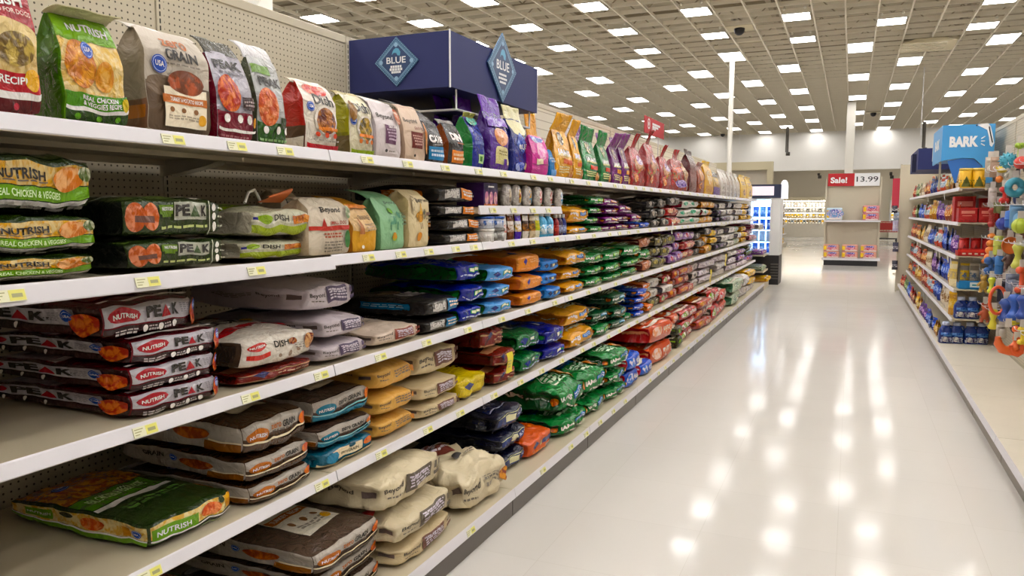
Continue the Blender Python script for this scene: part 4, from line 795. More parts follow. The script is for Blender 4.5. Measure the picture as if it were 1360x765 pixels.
# ---- words that single each bag out
desc_of = lambda p: K[p['key']].desc
stacks = {}
for p in PLACED: stacks.setdefault(p['st'], []).append(p)
LABELS = set()
def tier(i, n):
    if n == 1: return 'alone'
    if i == n-1: return 'topmost of its stack'
    if i == 0: return 'lowest of its stack'
    return {1: 'second', 2: 'third', 3: 'fourth'}[n-1-i]+' down its stack' 
for s in range(5):
    sts = sorted([v for v in stacks.values() if v[0]['s'] == s], key=lambda v: v[0]['y'])
    for j, v in enumerate(sts):
        top = v[-1]
        prev = desc_of(sts[j-1][-1]) if j else None; nxt = desc_of(sts[j+1][-1]) if j+1 < len(sts) else None
        for p in v:
            d = desc_of(p); w = 'standing bag' if p['mode'] == 'stand' else 'bag'
            d = d.replace(' standing', '').replace(', standing', '')
            base = d+(' ' if 'bag' in d else ' '+w+' ')
            base = base.strip().replace(', standing', '').rstrip(', '); c = []
            tt = '' if p['n'] == 1 else ', '+tier(p['i'], p['n'])
            sh_ = ORD[s]+' shelf'
            if p['mode'] == 'stand' and p.get('inset', 0) > .15: base = base.replace(' standing bag', ' bag')+' in the back row'
            q = lambda x: x.rstrip(', ').replace(' standing', '').replace(', standing', '').replace(' bag with a violet label', '').replace(' bag with a black top', '').replace(' bag with a teal badge', '')
            if prev: c.append(f'{base}{tt}, past the {q(prev)} bag, {sh_}')
            if nxt: c.append(f'{base}{tt}, before the {q(nxt)} bag, {sh_}')
            if prev and nxt: c.append(f'{base}{tt}, between {q(prev)} and {q(nxt)} ones, {sh_}')
            same = [x for x in sts if any(y['key'] == p['key'] for y in x)]; r = len(same)-1-same.index(v)
            c.append(f'{base}{tt}, {NTH[r]} such stack from the far end, {sh_}'.replace('last such stack from', 'such stack nearest').replace(' such stack', '' if p['n'] == 1 else ' such stack'))
            if len(same) == 1: c.insert(0, f'{base}{tt}, {sh_}' if p['n'] > 1 or p['mode'] == 'stand' else f'single {base} lying on the {sh_}')
            c = [x for x in c if len(x.replace('-', ' ').split()) <= 16] or [c[-1]]
            lab = next((x for x in c if x.lower() not in LABELS), c[-1])
            LABELS.add(lab.lower())
            tag(p['o'], lab, 'bag', f'{q(d)} bags on the {sh_}')

# ------------------------------------------------------------------ navy display over the top shelf
NAVY = mat('navy_card', '#18225c', .6, noise_amt=.04); NAVYD = mat('navy_perforated_steel', '#12163a', .4)
SKYB = mat('pale_blue_print', '#8fb4d0', .4); SKYD = mat('steel_blue_print', '#3a6288', .4); WHP = mat('white_print', '#e9e9ea', .4)
def extr_text(t, w, h, m, name, d=.002, bold=.02, res=3):
    """letters as thin solid shapes in the local x-z plane, facing -y, centred"""
    vs, fs = text2d(t, bold, res); n = len(vs); b = MB()
    V = [(x*w, 0, y*h) for x, y in vs]+[(x*w, d, y*h) for x, y in vs]
    b.add(V, list(fs))
    return b.mesh(name, m, False)
def plate(pts, t, m, name):      # outline in local x-z, faces -y
    b = MB(); b.prism(pts, 0, t); return b.mesh(name, m, False)
def diamond_emblem(parent, loc, rz, w, h):
    d = link('diamond_plate', plate([(-w/2, 0), (0, -h/2), (w/2, 0), (0, h/2)], .008, SKYD, 'diamond_plate'), parent, loc, (0, 0, rz))
    b = MB()
    for s_, tk in ((.97, .03), (.86, .015), (.8, .03)):      # rims as separate strips
        for (x0, z0, x1, z1) in ((-1, 0, 0, -1), (0, -1, 1, 0), (1, 0, 0, 1), (0, 1, -1, 0)):
            k0, k1 = s_, s_-tk
            segs = 14 if s_ == .97 else 1
            for i in range(segs):
                a, c = i/segs, (i+(.62 if segs > 1 else 1))/segs
                p = lambda t, k: ((x0+(x1-x0)*t)*w/2*k, -.0012, (z0+(z1-z0)*t)*h/2*k)
                b.add([p(a, k0), p(c, k0), p(c, k1), p(a, k1)], [(0, 1, 2, 3)])
    for x, z in ((0, .68), (0, -.68), (.7, 0), (-.7, 0)):
        b.add([(x*w/2+.012*math.cos(a*.7854), -.0014, z*h/2+.012*math.sin(a*.7854)) for a in range(8)], [tuple(range(8))])
    link('emblem_rim', b.mesh('emblem_rim', SKYB, False), d)
    b = MB(); k = .74; b.prism([(-w/2*k, 0), (0, -h/2*k), (w/2*k, 0), (0, h/2*k)], -.0008, -.0003); link('emblem_field', b.mesh('emblem_field', mat('emblem_navy', '#27406a', .4), False), d)
    b = MB(); hw = .1*w
    b.add([(hw*x, -.0016, .2*h+hw*z*.9) for x, z in ((-1, -.7), (-.5, -.2), (.1, -.3), (.3, -.8), (.9, -.9), (1, -.1), (.6, .6), (0, .8), (-.5, .5), (-.8, 0))], [tuple(range(10))])
    link('emblem_dog_head', b.mesh('emblem_dog_head', mat('emblem_sky', '#58a0c4', .4), False), d)
    link('lettering', extr_text('BLUE', .44*w, .13*h, WHP, 'lettering_blue', bold=.015), d, (0, -.002, .03*h))
    b = MB()
    for i, (q, z) in enumerate(((.26, -.1), (.3, -.155), (.22, -.21))):
        for j in range(5): b.box(-q*w/2+j*q*w/5, -q*w/2+(j+.8)*q*w/5, -.0018, -.001, z*h-.006, z*h+.006)
    link('small_print', b.mesh('small_print', WHP, False), d)
    return d
e = bpy.data.objects.new('display_header', None); COL.objects.link(e); e.location = (-2.47, SY+SEC+.005, 2.17)
tag(e, 'navy blue box header with diamond emblems above the top shelf', 'display')
bw, bl, bh = .605, 1.165, .275
b = MB(); t = .012
b.box(0, bw, 0, t, 0, bh); b.box(bw-t, bw, t, bl-t, 0, bh); b.box(0, bw, bl-t, bl, 0, bh); b.box(0, bw-t, t, bl-t, .0, .01)
link('header_box', b.mesh('header_box', NAVY, False), e)
b = MB(); b.box(bw-.004, bw+.003, -.004, .003, -.004, bh+.006); b.box(bw-.001, bw+.003, bl-.004, bl+.003, -.004, bh+.003)
link('corner_edge', b.mesh('corner_edge', WIRE, False), e)
diamond_emblem(e, (bw*.49, -.009, bh*.52), 0, .262, .25)
diamond_emblem(e, (bw+.012, .61, .19), math.radians(90), .39, .39)
# hanging tray and its wire arms
b = MB(); b.box(.05, bw-.03, .12, bl-.1, -.105, -.095)
link('perforated_tray', b.mesh('perforated_tray', NAVYD, False), e)
b = MB()
b.tube([(bw-.02, .1, -.1), (bw-.02, bl-.08, -.1)], .006); b.tube([(.04, .1, -.1), (bw-.02, .1, -.1)], .006)
b.tube([(bw-.02, .1, -.1), (bw-.02, .1, 0)], .005); b.tube([(bw-.02, .55, -.1), (bw-.02, .55, 0)], .005); b.tube([(bw-.02, bl-.08, -.1), (bw-.02, bl-.08, 0)], .005)
b.tube([(.04, .55, -.1), (bw-.02, .55, -.1)], .005); b.tube([(.04, bl-.08, -.1), (bw-.02, bl-.08, -.1)], .005)
link('wire_frame', b.mesh('wire_frame', WIRE), e)

# ------------------------------------------------------------------ red shelf sign
REDS = mat('red_sign', '#b8141e', .6)
sy = y_of(868, -1.95, 2.3)
e = bpy.data.objects.new('shelf_sign', None); COL.objects.link(e)
p0, p1 = at_x(856, 168, -2.1), at_x(882, 170, -2.1)
zt, zb = at_x(857, 153, -2.1).z, at_x(857, 176, -2.1).z
e.location = (-2.1, p0.y, zb); sw, shh = p1.y-p0.y, zt-zb
tag(e, 'red rectangular sign with white writing standing above the scarlet bags', 'sign')
b = MB(); b.box(-.006, .0, 0, sw, 0, shh, bev=.002); link('sign_board', b.mesh('sign_board', REDS, False), e)
b = MB(); b.tube([(-.003, sw*.7, 0), (-.003, sw*.7, TOPS[0]-zb)], .006); b.box(-.06, .06, sw*.55, sw*.85, TOPS[0]-zb, TOPS[0]-zb+.006); link('stem', b.mesh('stem', WIRE), e)
b = MB()
for r0, r1 in ((.06, .042), (.024, 0)):
    n = 24
    for i in range(n):
        a0, a1 = 2*math.pi*i/n, 2*math.pi*(i+1)/n; cy, cz = sw*.2, shh*.6
        q = lambda r, a: (.0015, cy+r*math.cos(a), cz+r*math.sin(a))
        b.add([q(r0, a0), q(r0, a1), q(r1, a1), q(r1, a0)] if r1 else [q(r0, a0), q(r0, a1), (.0015, cy, cz)], [(0, 1, 2, 3)] if r1 else [(0, 1, 2)])
link('bullseye', b.mesh('bullseye', WHP, False), e)
b = MB()
for z, ws in ((.68, (.07, .13, .05, .1)), (.52, (.1, .05, .12)), (.38, (.06, .09))):
    y = sw*.38
    for w in ws: b.box(0, .002, y, y+w*sw, shh*z-.012, shh*z+.012); y += w*sw+.012
link('lettering', b.mesh('lettering_sign', WHP, False), e)

# ------------------------------------------------------------------ things on the small extra shelf and under it
def simple(name, parts, loc, rz, label, cat, group=None, scale=None):
    root = None
    for nm, me in parts:
        if root is None: root = link(name, me, None, loc, (0, 0, rz), scale); tag(root, label, cat, group)
        else: link(nm, me, root)
    return root
def px_pos(px, inset, z): X = XF-inset; return (X, y_of(px, X, z+.04), z)
b = MB(); b.box(-.16, 0, -.085, .085, 0, .125, '#3a2350', bev=.003)
for k in (-1, 0, 1):
    b.lathe([(0, -.001), (.03, -.001)], 14, (.001, k*.053, .045), 'x', '#b8809a', '#e0b8b0', sc=(1, .75, 1.15)); b.box(.0005, .0018, k*.053-.012, k*.053+.012, .055, .075, '#5a3a8a')
b.box(.0005, .0015, -.08, .08, .088, .12, '#20183a'); b.box(.0016, .002, -.035, .035, .1, .108, WHT)
b.box(.0005, .0012, -.082, .082, .0, .016, '#c8743c')
simple('treat_box', [(None, b.mesh('treat_box', PAPER, False))], px_pos(652, .04, SUBZ), 0, 'purple printed box with three faces on the small inner shelf', 'box')
def cup_mesh(c, c2, name):
    b = MB(); b.lathe([(.024, 0), (.044, .02), (.05, .06), (.044, .1), (.028, .12), (0, .126)], 18, (0, 0, 0), 'z', '#a8a19c', '#c4beb8', sc=(.6, 1, 1))
    b.lathe([(.0425, .024), (.0492, .06), (.043, .098)], 18, (.002, 0, 0), 'z', c, c2, sc=(.6, .8, 1)); return b.mesh(name, FILM)
cups = [('#8a7f74', '#c8b8a0', 'brown'), ('#c8a83c', '#8a3a2c', 'yellow'), ('#5a8aa8', '#c89a5a', 'blue and tan'), ('#c8606a', '#e8d8d0', 'pink'), ('#a8383c', '#d8c8c0', 'red'), ('#3a8ab8', '#e0e0e0', 'bright blue')]
for (c, c2, nm), px in zip(cups, (672, 685, 699, 713, 727, 741)):
    simple('treat_cup', [(None, cup_mesh(c, c2, 'treat_cup'))], px_pos(px, .05, SUBZ), 0, f'clear rounded treat pack with {nm} picture, on the small inner shelf', 'treat pack', 'treat packs on the small inner shelf')
def tub(c, lab, lid, h=.075, r=.05):
    b = MB(); b.lathe([(r*.9, 0), (r, h*.05), (r, h*.8)], 22, col=c); b.lathe([(r*1.001, h*.2), (r*1.003, h*.65)], 22, col=lab, col2=c)
    l = MB(); l.lathe([(r*1.06, h*.8), (r*1.08, h*.84), (r*1.08, h*.97), (r*1.0, h), (0, h)], 22, col=lid)
    return [(None, b.mesh('tub', FILM)), ('lid', l.mesh('tub_lid', FILM))]
Z2 = TOPS[1]
for i, px in enumerate((643, 657)):
    lowc = ['white', 'grey'][i]
    simple('treat_tub', tub('#d8d4d0' if i == 0 else '#8a8682', '#c8c8c4', '#c4c0b8' if i == 0 else '#77736e', .07, .052), px_pos(px, .05, Z2), 0, f'{lowc} round tub standing under a blue-lidded tub, second shelf', 'tub', 'tubs under the inner shelf')
    simple('treat_tub', tub('#c8ccd8', '#3a5a98', '#34549c', .062, .05), px_pos(px, .05, Z2+.0715), 0, f'blue-lidded tub stacked on the {lowc} tub, second shelf', 'tub', 'tubs under the inner shelf')
def pouch_me(c, c2, acc, w=.11, h=.13, name='pouch'):
    b = MB(); n, m = 8, 10; vs = []
    for sgn in (1, -1):
        for j in range(m+1):
            v = j/m; d = .022*math.sin(math.pi*min(1, .12+v*.88)**.8)*(1 if v < .98 else 0)
            for i in range(n+1):
                u = 2*i/n-1; vs.append((sgn*d*(1-.8*u*u)*(1+.2*math.sin(7*u+5*v)), u*w/2*(1-.06*math.sin(math.pi*v)), v*h))
    N = (n+1)*(m+1)
    f = lambda o, j, i: o+j*(n+1)+i
    for j in range(m):
        v = j/m; col = (acc if v < .22 or .82 > v > .68 else (c if v > .55 else c2))
        b2 = [(f(0, j, i), f(0, j, i+1), f(0, j+1, i+1), f(0, j+1, i)) for i in range(n)]
        b3 = [(f(N, j, i), f(N, j+1, i), f(N, j+1, i+1), f(N, j, i+1)) for i in range(n)]
        base = len(b.v)
        if j == 0: b.v = vs
        b.f += b2+b3; b.c += [(col, c if col == c2 else col)]*(len(b2)+len(b3)); b.m += [0]*(len(b2)+len(b3))
    return b.mesh(name, FILM)
pp = [(667, '#e0dcd8', '#c05a4a', '#e4e0dc', 'white pouch with a red foot'), (677, '#d8d0c8', '#7a4a2c', '#6a3a24', 'white pouch with brown dogs'), (687, '#dcd8dc', '#c8a040', '#5a4a9a', 'white pouch with a violet foot'), (697, '#3a2418', '#a8744a', '#d8d0c8', 'dark-topped pouch with tan dogs'), (706, '#4a3420', '#b8844a', '#c8b8a0', 'brown-topped pouch with a terrier'), (712, '#c8c03c', '#8aa83a', '#d8d4c0', 'yellow-green pouch')]
for px, c, c2, acc, d in pp:
    simple('treat_pouch', [(None, pouch_me(c, c2, acc, .085, .15))], px_pos(px, .045, Z2), 0, d+' under the small inner shelf', 'pouch', 'pouches under the inner shelf')
def bottle(c, cap, lab, h=.15, r=.03):
    b = MB(); b.lathe([(r*.9, 0), (r, .006), (r, h*.62), (r*.75, h*.75), (r*.38, h*.82), (r*.38, h*.84)], 18, col=c); b.lathe([(r*1.01, h*.12), (r*1.01, h*.5)], 18, col=lab, col2=c)
    l = MB(); l.lathe([(r*.5, h*.83), (r*.5, h*.98), (r*.42, h), (0, h)], 16, col=cap)
    return [(None, b.mesh('bottle', FILM)), ('cap', l.mesh('bottle_cap', FILM))]
for i, px in enumerate((718, 727)):
    simple('bottle', bottle('#7ab0d4', '#e0e2e4', '#d8e4ec', .155, .038), px_pos(px, .05, Z2), 0, 'pale blue bottle under the inner shelf, '+('beside the yellow-green pouch' if i == 0 else 'beside the small dark bottles'), 'bottle', 'bottles under the inner shelf')
for i, (px, c, nm) in enumerate(((737.5, '#8a1c24', 'red'), (742.5, '#3a2440', 'dark violet'), (747.5, '#2a2f6a', 'navy'))):
    simple('bottle', bottle(c, '#e0dcd4', '#c8443a' if i == 0 else '#b8c0dc', .14, .024), px_pos(px, .05, Z2), 0, f'{nm} bottle with a white cap under the inner shelf', 'bottle', 'white-capped bottles under the inner shelf')

# ------------------------------------------------------------------ loose things among the bags
def sheet(name, f, nu, nv, m, th=.0015):
    b = MB(); vs = []
    for k in (0, 1):
        for j in range(nv+1):
            for i in range(nu+1):
                p = Vector(f(i/nu, j/nv)); p.z -= k*th; vs.append(p)
    N = (nu+1)*(nv+1); q = lambda j, i: j*(nu+1)+i
    fs = [(q(j, i), q(j, i+1), q(j+1, i+1), q(j+1, i)) for j in range(nv) for i in range(nu)]
    fs += [tuple(N+x for x in f_[::-1]) for f_ in fs]
    b.add(vs, fs); return b.mesh(name, m)
ORF = mat('orange_tag_card', '#d8743c', .5); RDT = mat('red_tag_card', '#c82a24', .45); YLT = mat('yellow_tag_card', '#d8c420', .45); FLM = mat('clear_film', '#dedad2', .2)
# curled orange tag with a white loop on the pale green bag
p = at_x(350, 283, -1.86); zt = TOPS[1]+.19
o = link('curled_tag', sheet('curled_tag', lambda u, v: (.04*math.sin(v*3.2)-.01, -.06+.12*u+.03*v, .004+.05*math.sin(v*2.2)*(.4+.6*u)), 6, 12, ORF), None, (-1.84, p.y+.02, TOPS[1]+.188)); tag(o, 'curled orange card tag lying on the pale green bag', 'tag')
b = MB(); b.tube([(.0, -.13, .0), (-.01, -.1, .035), (-.02, -.06, .045), (-.03, -.03, .02), (-.03, -.02, .0)], .005, 6); link('loop', b.mesh('loop', WHITE), o)
# torn film sagging over the blue bags
pf = at_x(580, 345, -1.86)
def tornf(u, v):
    a = noise.noise(Vector((u*3, v*3, 2)))*.05+noise.noise(Vector((u*9, v*9, 1)))*.02
    return ((v-.5)*.26, (u-.5)*.34+a, .02*math.sin(u*3.1)*(1-v*.6)+a*.25)
o = link('torn_film', sheet('torn_film', tornf, 20, 14, FLM), None, (-1.86, pf.y+.03, TOPS[2]+.335)); tag(o, 'crumpled piece of torn clear film on top of the royal blue bags', 'plastic film')
# yellow price hangers on the maroon bags, red flap by the brown sack
pt = at_x(677, 482, -1.665)
o = link('hang_tag', sheet('hang_tag', lambda u, v: (.004*math.sin(v*6), (u-.5)*.075+.012*math.sin(v*3), -.11*v), 5, 12, YLT), None, (-1.668, pt.y, at_x(677, 468, -1.665).z)); tag(o, 'bright yellow hanging tag over the front of the maroon bags', 'tag')
b = MB()
for k in range(3): b.box(.0035, .0045, -.02, .02-.006*k, -.05-.015*k, -.045-.015*k)
link('writing', b.mesh('writing', TAGK, False), o)
pr = at_x(487, 680, -1.75)
o = link('folded_flap', sheet('folded_flap', lambda u, v: ((v-.5)*.05, (u-.5)*.13, .03*math.sin(v*2.2)-.02*u), 6, 6, RDT), None, (-1.74, pr.y, pr.z-.004), (.1, .5, .1)); tag(o, 'red and white folded card flap between the brown and cream sacks', 'tag')
b = MB(); b.box(.02, .026, -.062, .062, -.03, -.006); link('white_edge', b.mesh('white_edge', WHITE, False), o)
for i, (px, yy, s, d) in enumerate(((964, 341, 3, 'pale lilac sacks near the far end'), (944, 362, 3, 'black and white spotted bags'), (893, 300, 2, 'black bags at the third shelf'))):
    q = at_x(px, yy, -1.672)
    o = link('hang_tag', sheet('hang_tag', lambda u, v: (.006*math.sin(v*6), (u-.5)*(.11 if i < 2 else .035), -(.17 if i < 2 else .12)*v), 4, 10, YLT if i < 2 else WHITE), None, (-1.672, q.y, q.z+.04)); tag(o, ('yellow' if i < 2 else 'white')+' hanging tag in front of the '+d, 'tag')

# ------------------------------------------------------------------ treat and toy shelving (other side of the aisle)
RY = 9.1; RB, RF, RD = 1.46, 1.0, .87
RT_ = [1.785, 1.43, 1.085, .74, .43, .16]
RDEPTH = RB-RF-.01
rs_me, rst_me, rbr_me = shelf_mesh(RDEPTH, SEC, .028), strip_mesh(SEC, .032), bracket_mesh(RDEPTH)
rdk_me = deck_mesh(RB-RD-.01, SEC, RT_[5]); rdk_me.materials[0] = mat('pale_deck_steel', '#d2c9b8', .4, noise_amt=.05); rkk_me = kick_mesh(SEC, RT_[5]-.045, KICKR)
def hook_mesh():
    b = MB(); b.tube([(0, 0, 0), (.24, 0, .0), (.255, 0, .012), (.258, 0, .02)], .0035, 6); b.box(-.004, .004, -.018, .018, -.02, .02); b.box(.256, .259, -.008, .008, .012, .03)
    return b.mesh('peg_hook', WIRE)
HK = hook_mesh()
def rsection(k, shelves, end=False):
    e = bpy.data.objects.new('gondola_bay', None); COL.objects.link(e); e.location = (RB, RY+(k+1)*SEC, 0); e.rotation_euler = (0, 0, math.pi)
    if shelves: lab = f'beige shelving bay of dog treats across the aisle, {NTH[5-k]} from its far end panel' if k < 5 else 'beige shelving bay of dog treats across the aisle, at its far end panel'
    else: lab = ['', 'beige pegboard bay holding the hanging dog toys across the aisle', 'beige pegboard bay next nearer than the hanging toys, over a bare deck', 'beige bay over the bare white deck, third from the dog treats', 'beige bay over the bare white deck, fourth from the dog treats', 'beige bay over the bare white deck, fifth from the dog treats', 'beige bay over the bare white deck, sixth from the dog treats'][-k] 
    tag(e, lab, 'shelving', 'bays of the treat and toy wall')
    link('back_panel', PEG_ME, e); link('top_rail', RAIL_ME, e); link('upright', UP_ME, e)
    d = link('base_deck', rdk_me, e, (RB-RD, 0, 0)); link('price_strip', rst_me, d, (0, 0, RT_[5]+.002), None, (1, 1, 1.3)); link('kick_plate', rkk_me, e, (RB-RD-.035, 0, 0))
    if shelves:
        for z in RT_[:5]:
            s = link('shelf', rs_me, e, (RB-RF, 0, z-.004)); link('price_strip', rst_me, s, (0, 0, .004))
            for yb in (.03, SEC-.03): link('bracket', rbr_me, s, (0, yb, 0))
    return e
for k in range(-6, 0): rsection(k, False)
for k in range(0, 6): rsection(k, True, k == 5)
for o in [o for o in COL.objects if o.name.startswith('gondola_bay') and o.location.x > 0]: pass

# end panel that closes the treat wall
b = MB(); b.box(.83, 1.62, 16.48, 16.52, .02, 2.42, bev=.004); ep = link('end_panel_board', b.mesh('end_panel_board', BEIGE, False)); ep.name = 'gondola_end_panel'; tag(ep, 'tall beige end panel closing the far end of the treat shelves', 'panel')
b = MB(); b.box(.825, .85, 16.47, 16.53, .0, 2.43); link('edge_trim', b.mesh('edge_trim', BEIGE, False), ep)

# hanging pouches and little boxes in rows on the treat shelves
pal = [('#b8342c', '#e0c8a8', '#8a201c', 'red'), ('#d8a434', '#f0e0b0', '#a86a1c', 'golden'), ('#3a5ac0', '#b8c8ec', '#2a3a8a', 'blue'), ('#c8b8a0', '#7a5a3c', '#e0d4c0', 'tan'), ('#d8d4d0', '#8aa8c0', '#c05a4a', 'white'), ('#6a4a8a', '#d8b8dc', '#4a2a6a', 'violet'), ('#c86a34', '#f0d0a0', '#8a3a1c', 'orange'), ('#5a7a3c', '#d8dcb0', '#3a5a24', 'green'), ('#2a2a34', '#8a8a90', '#c83a34', 'black')]
PM = {}
for j, (c, c2, acc, nm) in enumerate(pal):
    PM[nm] = (pouch_me(c, c2, acc, .15, .2, 'treat_pouch'), pouch_me(c, c2, acc, .13, .24, 'treat_pouch'))
ORDW = 'first second third fourth fifth sixth seventh eighth ninth tenth eleventh twelfth thirteenth fourteenth fifteenth sixteenth seventeenth eighteenth nineteenth twentieth'.split()
rows = [['tan', 'golden', 'white', 'blue', 'orange', 'tan', 'green', 'red'], ['white', 'orange', 'violet', 'golden', 'white', 'blue', 'green', 'red'], ['violet', 'blue', 'white', 'blue', 'tan', 'golden', 'orange', 'red'],
        ['golden', 'blue', 'violet', 'tan', 'orange', 'red', 'white', 'black'], ['golden', 'tan', 'blue', 'white', 'red', 'golden', 'black', 'orange'], ['golden', 'blue', 'violet', 'golden', 'red', 'blue', 'green', 'red']]
TH = ['top', 'second', 'third', 'fourth', 'fifth', 'lowest']
for s, z in enumerate(RT_):
    xf = (RF if s < 5 else RD)+.05; y = RY+.55; run = {}
    while y < 16.3:
        nm = rows[s][min(7, int((y-RY)/.92))]; hh = rnd.uniform(.9, 1.12)*(1.0 if s < 5 else .85)
        me = PM[nm][rnd.randint(0, 1)]
        o = link('treat_pouch', me, None, (xf+rnd.uniform(0, .025), y, z+.002), (0, rnd.uniform(-.06, .02), math.pi+rnd.uniform(-.25, .25)), (1.3, rnd.uniform(.9, 1.05), hh))
        ri = min(7, int((y-RY)/.92)); run[ri] = run.get(ri, -1)+1
        tag(o, f'{nm} dog treat pouch, {ORDW[run[ri]]} of the {nm} run, {TH[s]} treat shelf'+('' if rows[s].count(nm) == 1 else ', '+('nearer run' if rows[s].index(nm) == int(min(7, (y-RY)/.92)) else 'farther run')), 'treat pouch', f'{nm} pouches on the {TH[s]} treat shelf, run {min(7, int((y-RY)/.92))}')
        y += rnd.uniform(.2, .25)
# clip strips on the price channels: little white hang tabs
CL = mat('clear_hang_tab', '#e4e0da', .3); b = MB(); b.box(-.001, .001, -.012, .012, -.075, 0); tabme = b.mesh('hang_tab', CL, False)
tabn = {}
for i, (px, py, s) in enumerate(((1254, 257, 0), (1232, 262, 0), (1252, 305, 1), (1258, 304, 1), (1218, 322, 2), (1222, 324, 2), (1243, 338, 2), (1247, 340, 2), (1258, 345, 2), (1262, 348, 2), (1219, 354, 3), (1226, 358, 3), (1232, 362, 3), (1226, 384, 4), (1231, 388, 4))):
    q = at_x(px, py, RF-.012); z = RT_[s]-.03
    o = link('hang_tab', tabme, None, (RF-.012, q.y, z), (0, -.15, .15)); tabn[s] = tabn.get(s, -1)+1; tag(o, f'white hang tab under the {TH[s]} treat shelf edge, {ORDW[tabn[s]]} of those along it', 'tab', f'white hang tabs of the {TH[s]} treat shelf')

# goods at the near end of the treat shelves, facing the viewer
def end_pos(px, py, Y): return at_y(px, py, Y)
def canister(c, c2, hill, r, h):
    b = MB(); b.lathe([(r*.96, 0), (r, .005), (r, h*.9)], 24, col=c); b.lathe([(r*1.004, .01), (r*1.004, h*.4)], 24, col=hill, col2=c)
    # a peak printed on the front
    n = 10; vs = []
    for j in range(6):
        for i in range(n+1):
            a = -math.pi/2+(i/n-.5)*1.4; hh = h*(.1+.5*max(0, 1-abs(i/n-.5)*2)); vs.append((r*1.008*math.cos(a), r*1.008*math.sin(a), h*.05+(hh-h*.05)*j/5))
    b.add(vs, [(j*(n+1)+i, j*(n+1)+i+1, (j+1)*(n+1)+i+1, (j+1)*(n+1)+i) for j in range(5) for i in range(n)], hill, hill)
    l = MB(); l.lathe([(r*1.03, h*.88), (r*1.03, h*.97), (r*.97, h), (0, h)], 24, col=c2); return [(None, b.mesh('canister', PAPER)), ('lid', l.mesh('canister_lid', FILM))]
for i, px in enumerate((1282, 1299)):
    p = end_pos(px, 248, 9.22)
    simple('treat_canister', canister('#dcb46c', '#e0c884', '#54562a', .062, .2), (p.x, 9.22, RT_[0]+.001), 0, 'yellow cardboard canister with a dark peak, '+('nearer the aisle' if i == 0 else 'nearer the hanging toys')+', top treat shelf', 'canister', 'yellow canisters on the top treat shelf')
def carton(w, d, h, c, stripe, lab='SALE'):
    b = MB(); b.box(-w/2, w/2, 0, d, 0, h, c, bev=.004)
    b.box(-w*.36, w*.36, -.0016, -.0003, h*.62, h*.82, stripe); b.box(-w*.3, w*.2, -.0016, -.0003, h*.45, h*.5, stripe)
    for k in range(4): b.box(-w*.4+k*w*.22, -w*.4+k*w*.22+w*.14, -.0016, -.0003, h*.1, h*.16, '#7a1614')
    f = MB(); f.box(-w/2-.001, w/2+.001, -.001, d, h*.985, h+.003, '#c8443c'); return [(None, b.mesh('carton', PAPER, False)), ('flap', f.mesh('carton_flap', PAPER, False))]
for (px, Y, w, h, sh, dsc) in ((RF+.105, 9.2, .17, .145, 1, 'red carton facing the viewer, aisle side of the second treat shelf'), (RF+.285, 9.2, .17, .145, 1, 'red carton facing the viewer, toy side of the second treat shelf'), (RF+.12, 9.6, .2, .27, 1, 'tall red carton standing behind the small ones, second treat shelf'), (RF+.345, 9.6, .2, .25, 1, 'tall red carton in the shade behind, toy side of the second treat shelf')):
    simple('treat_carton', carton(w, .2, h, '#a81c1c', '#dc9a90'), (px, Y, RT_[sh]+.001), 0, dsc, 'carton', 'red cartons on the second treat shelf')
b = MB(); b.box(-.17, .17, 0, .22, 0, .012, '#b82420'); b.box(-.17, .17, 0, .006, .012, .075, '#b82420'); b.box(-.172, .172, -.002, .001, .04, .062, '#d8443a'); b.box(-.17, -.164, .006, .22, .012, .05, '#b82420'); b.box(.164, .17, .006, .22, .012, .05, '#b82420')
for k in range(5): b.box(-.13+k*.055, -.1+k*.055, -.003, -.001, .014, .03, '#e0c8b8')
p = end_pos(1284, 335, 9.18); p.x = RF+.2; tray_x = p.x
simple('display_tray', [(None, b.mesh('display_tray', PAPER, False))], (p.x, 9.18, RT_[2]+.001), 0, 'shallow red display tray holding red canisters, third treat shelf', 'tray')
for i, dx in enumerate((-.105, 0, .105)):
    simple('treat_canister', canister('#b02420', '#8a1816', '#7a1614', .048, .17), (tray_x+dx, 9.3, RT_[2]+.015), 0, ['red canister in the red tray, nearest the aisle', 'red canister in the middle of the red tray', 'red canister in the red tray, nearest the toys'][i], 'canister', 'red canisters in the tray')
b = MB(); b.box(-.19, .19, 0, .22, 0, .012, '#3a7ab0'); b.box(-.19, .19, 0, .006, .012, .085, '#3f84bc'); b.box(-.19, -.184, .006, .22, .012, .06, '#3a7ab0'); b.box(.184, .19, .006, .22, .012, .06, '#3a7ab0'); b.box(-.09, .1, -.002, -.0003, .02, .07, '#d8e4e4'); b.box(-.07, .08, -.003, -.002, .035, .05, '#4a8a9a')
p = end_pos(1289, 380, 9.18); p.x = RF+.245; tx = p.x
simple('display_tray', [(None, b.mesh('display_tray', PAPER, False))], (p.x, 9.18, RT_[3]+.001), 0, 'blue display tray of clear treat bags, fourth treat shelf', 'tray')
for i in range(4):
    simple('treat_pouch', [(None, pouch_me(['#c8a83c', '#b8b0a0', '#8a8a90', '#a89a84'][i], '#5a6a80', '#7a7468', .085, .25))], (tx-.13+i*.088, 9.29, RT_[3]+.014), -math.pi/2, ['clear treat bag with a yellow header in the blue tray', 'clear treat bag with a tan header, second in the blue tray', 'clear treat bag with a grey header, third in the blue tray', 'clear treat bag with a beige header in the blue tray, by the toys'][i], 'treat bag', 'clear treat bags in the blue tray')
p = end_pos(1260, 372, 9.3)
simple('treat_pouch', [(None, pouch_me('#d8c080', '#b0a080', '#e0d4b0', .16, .27))], (RF+.03, 9.45, RT_[3]+.002), -math.pi/2-1.2, 'cream and yellow treat bag beside the blue tray, fourth treat shelf', 'treat bag')
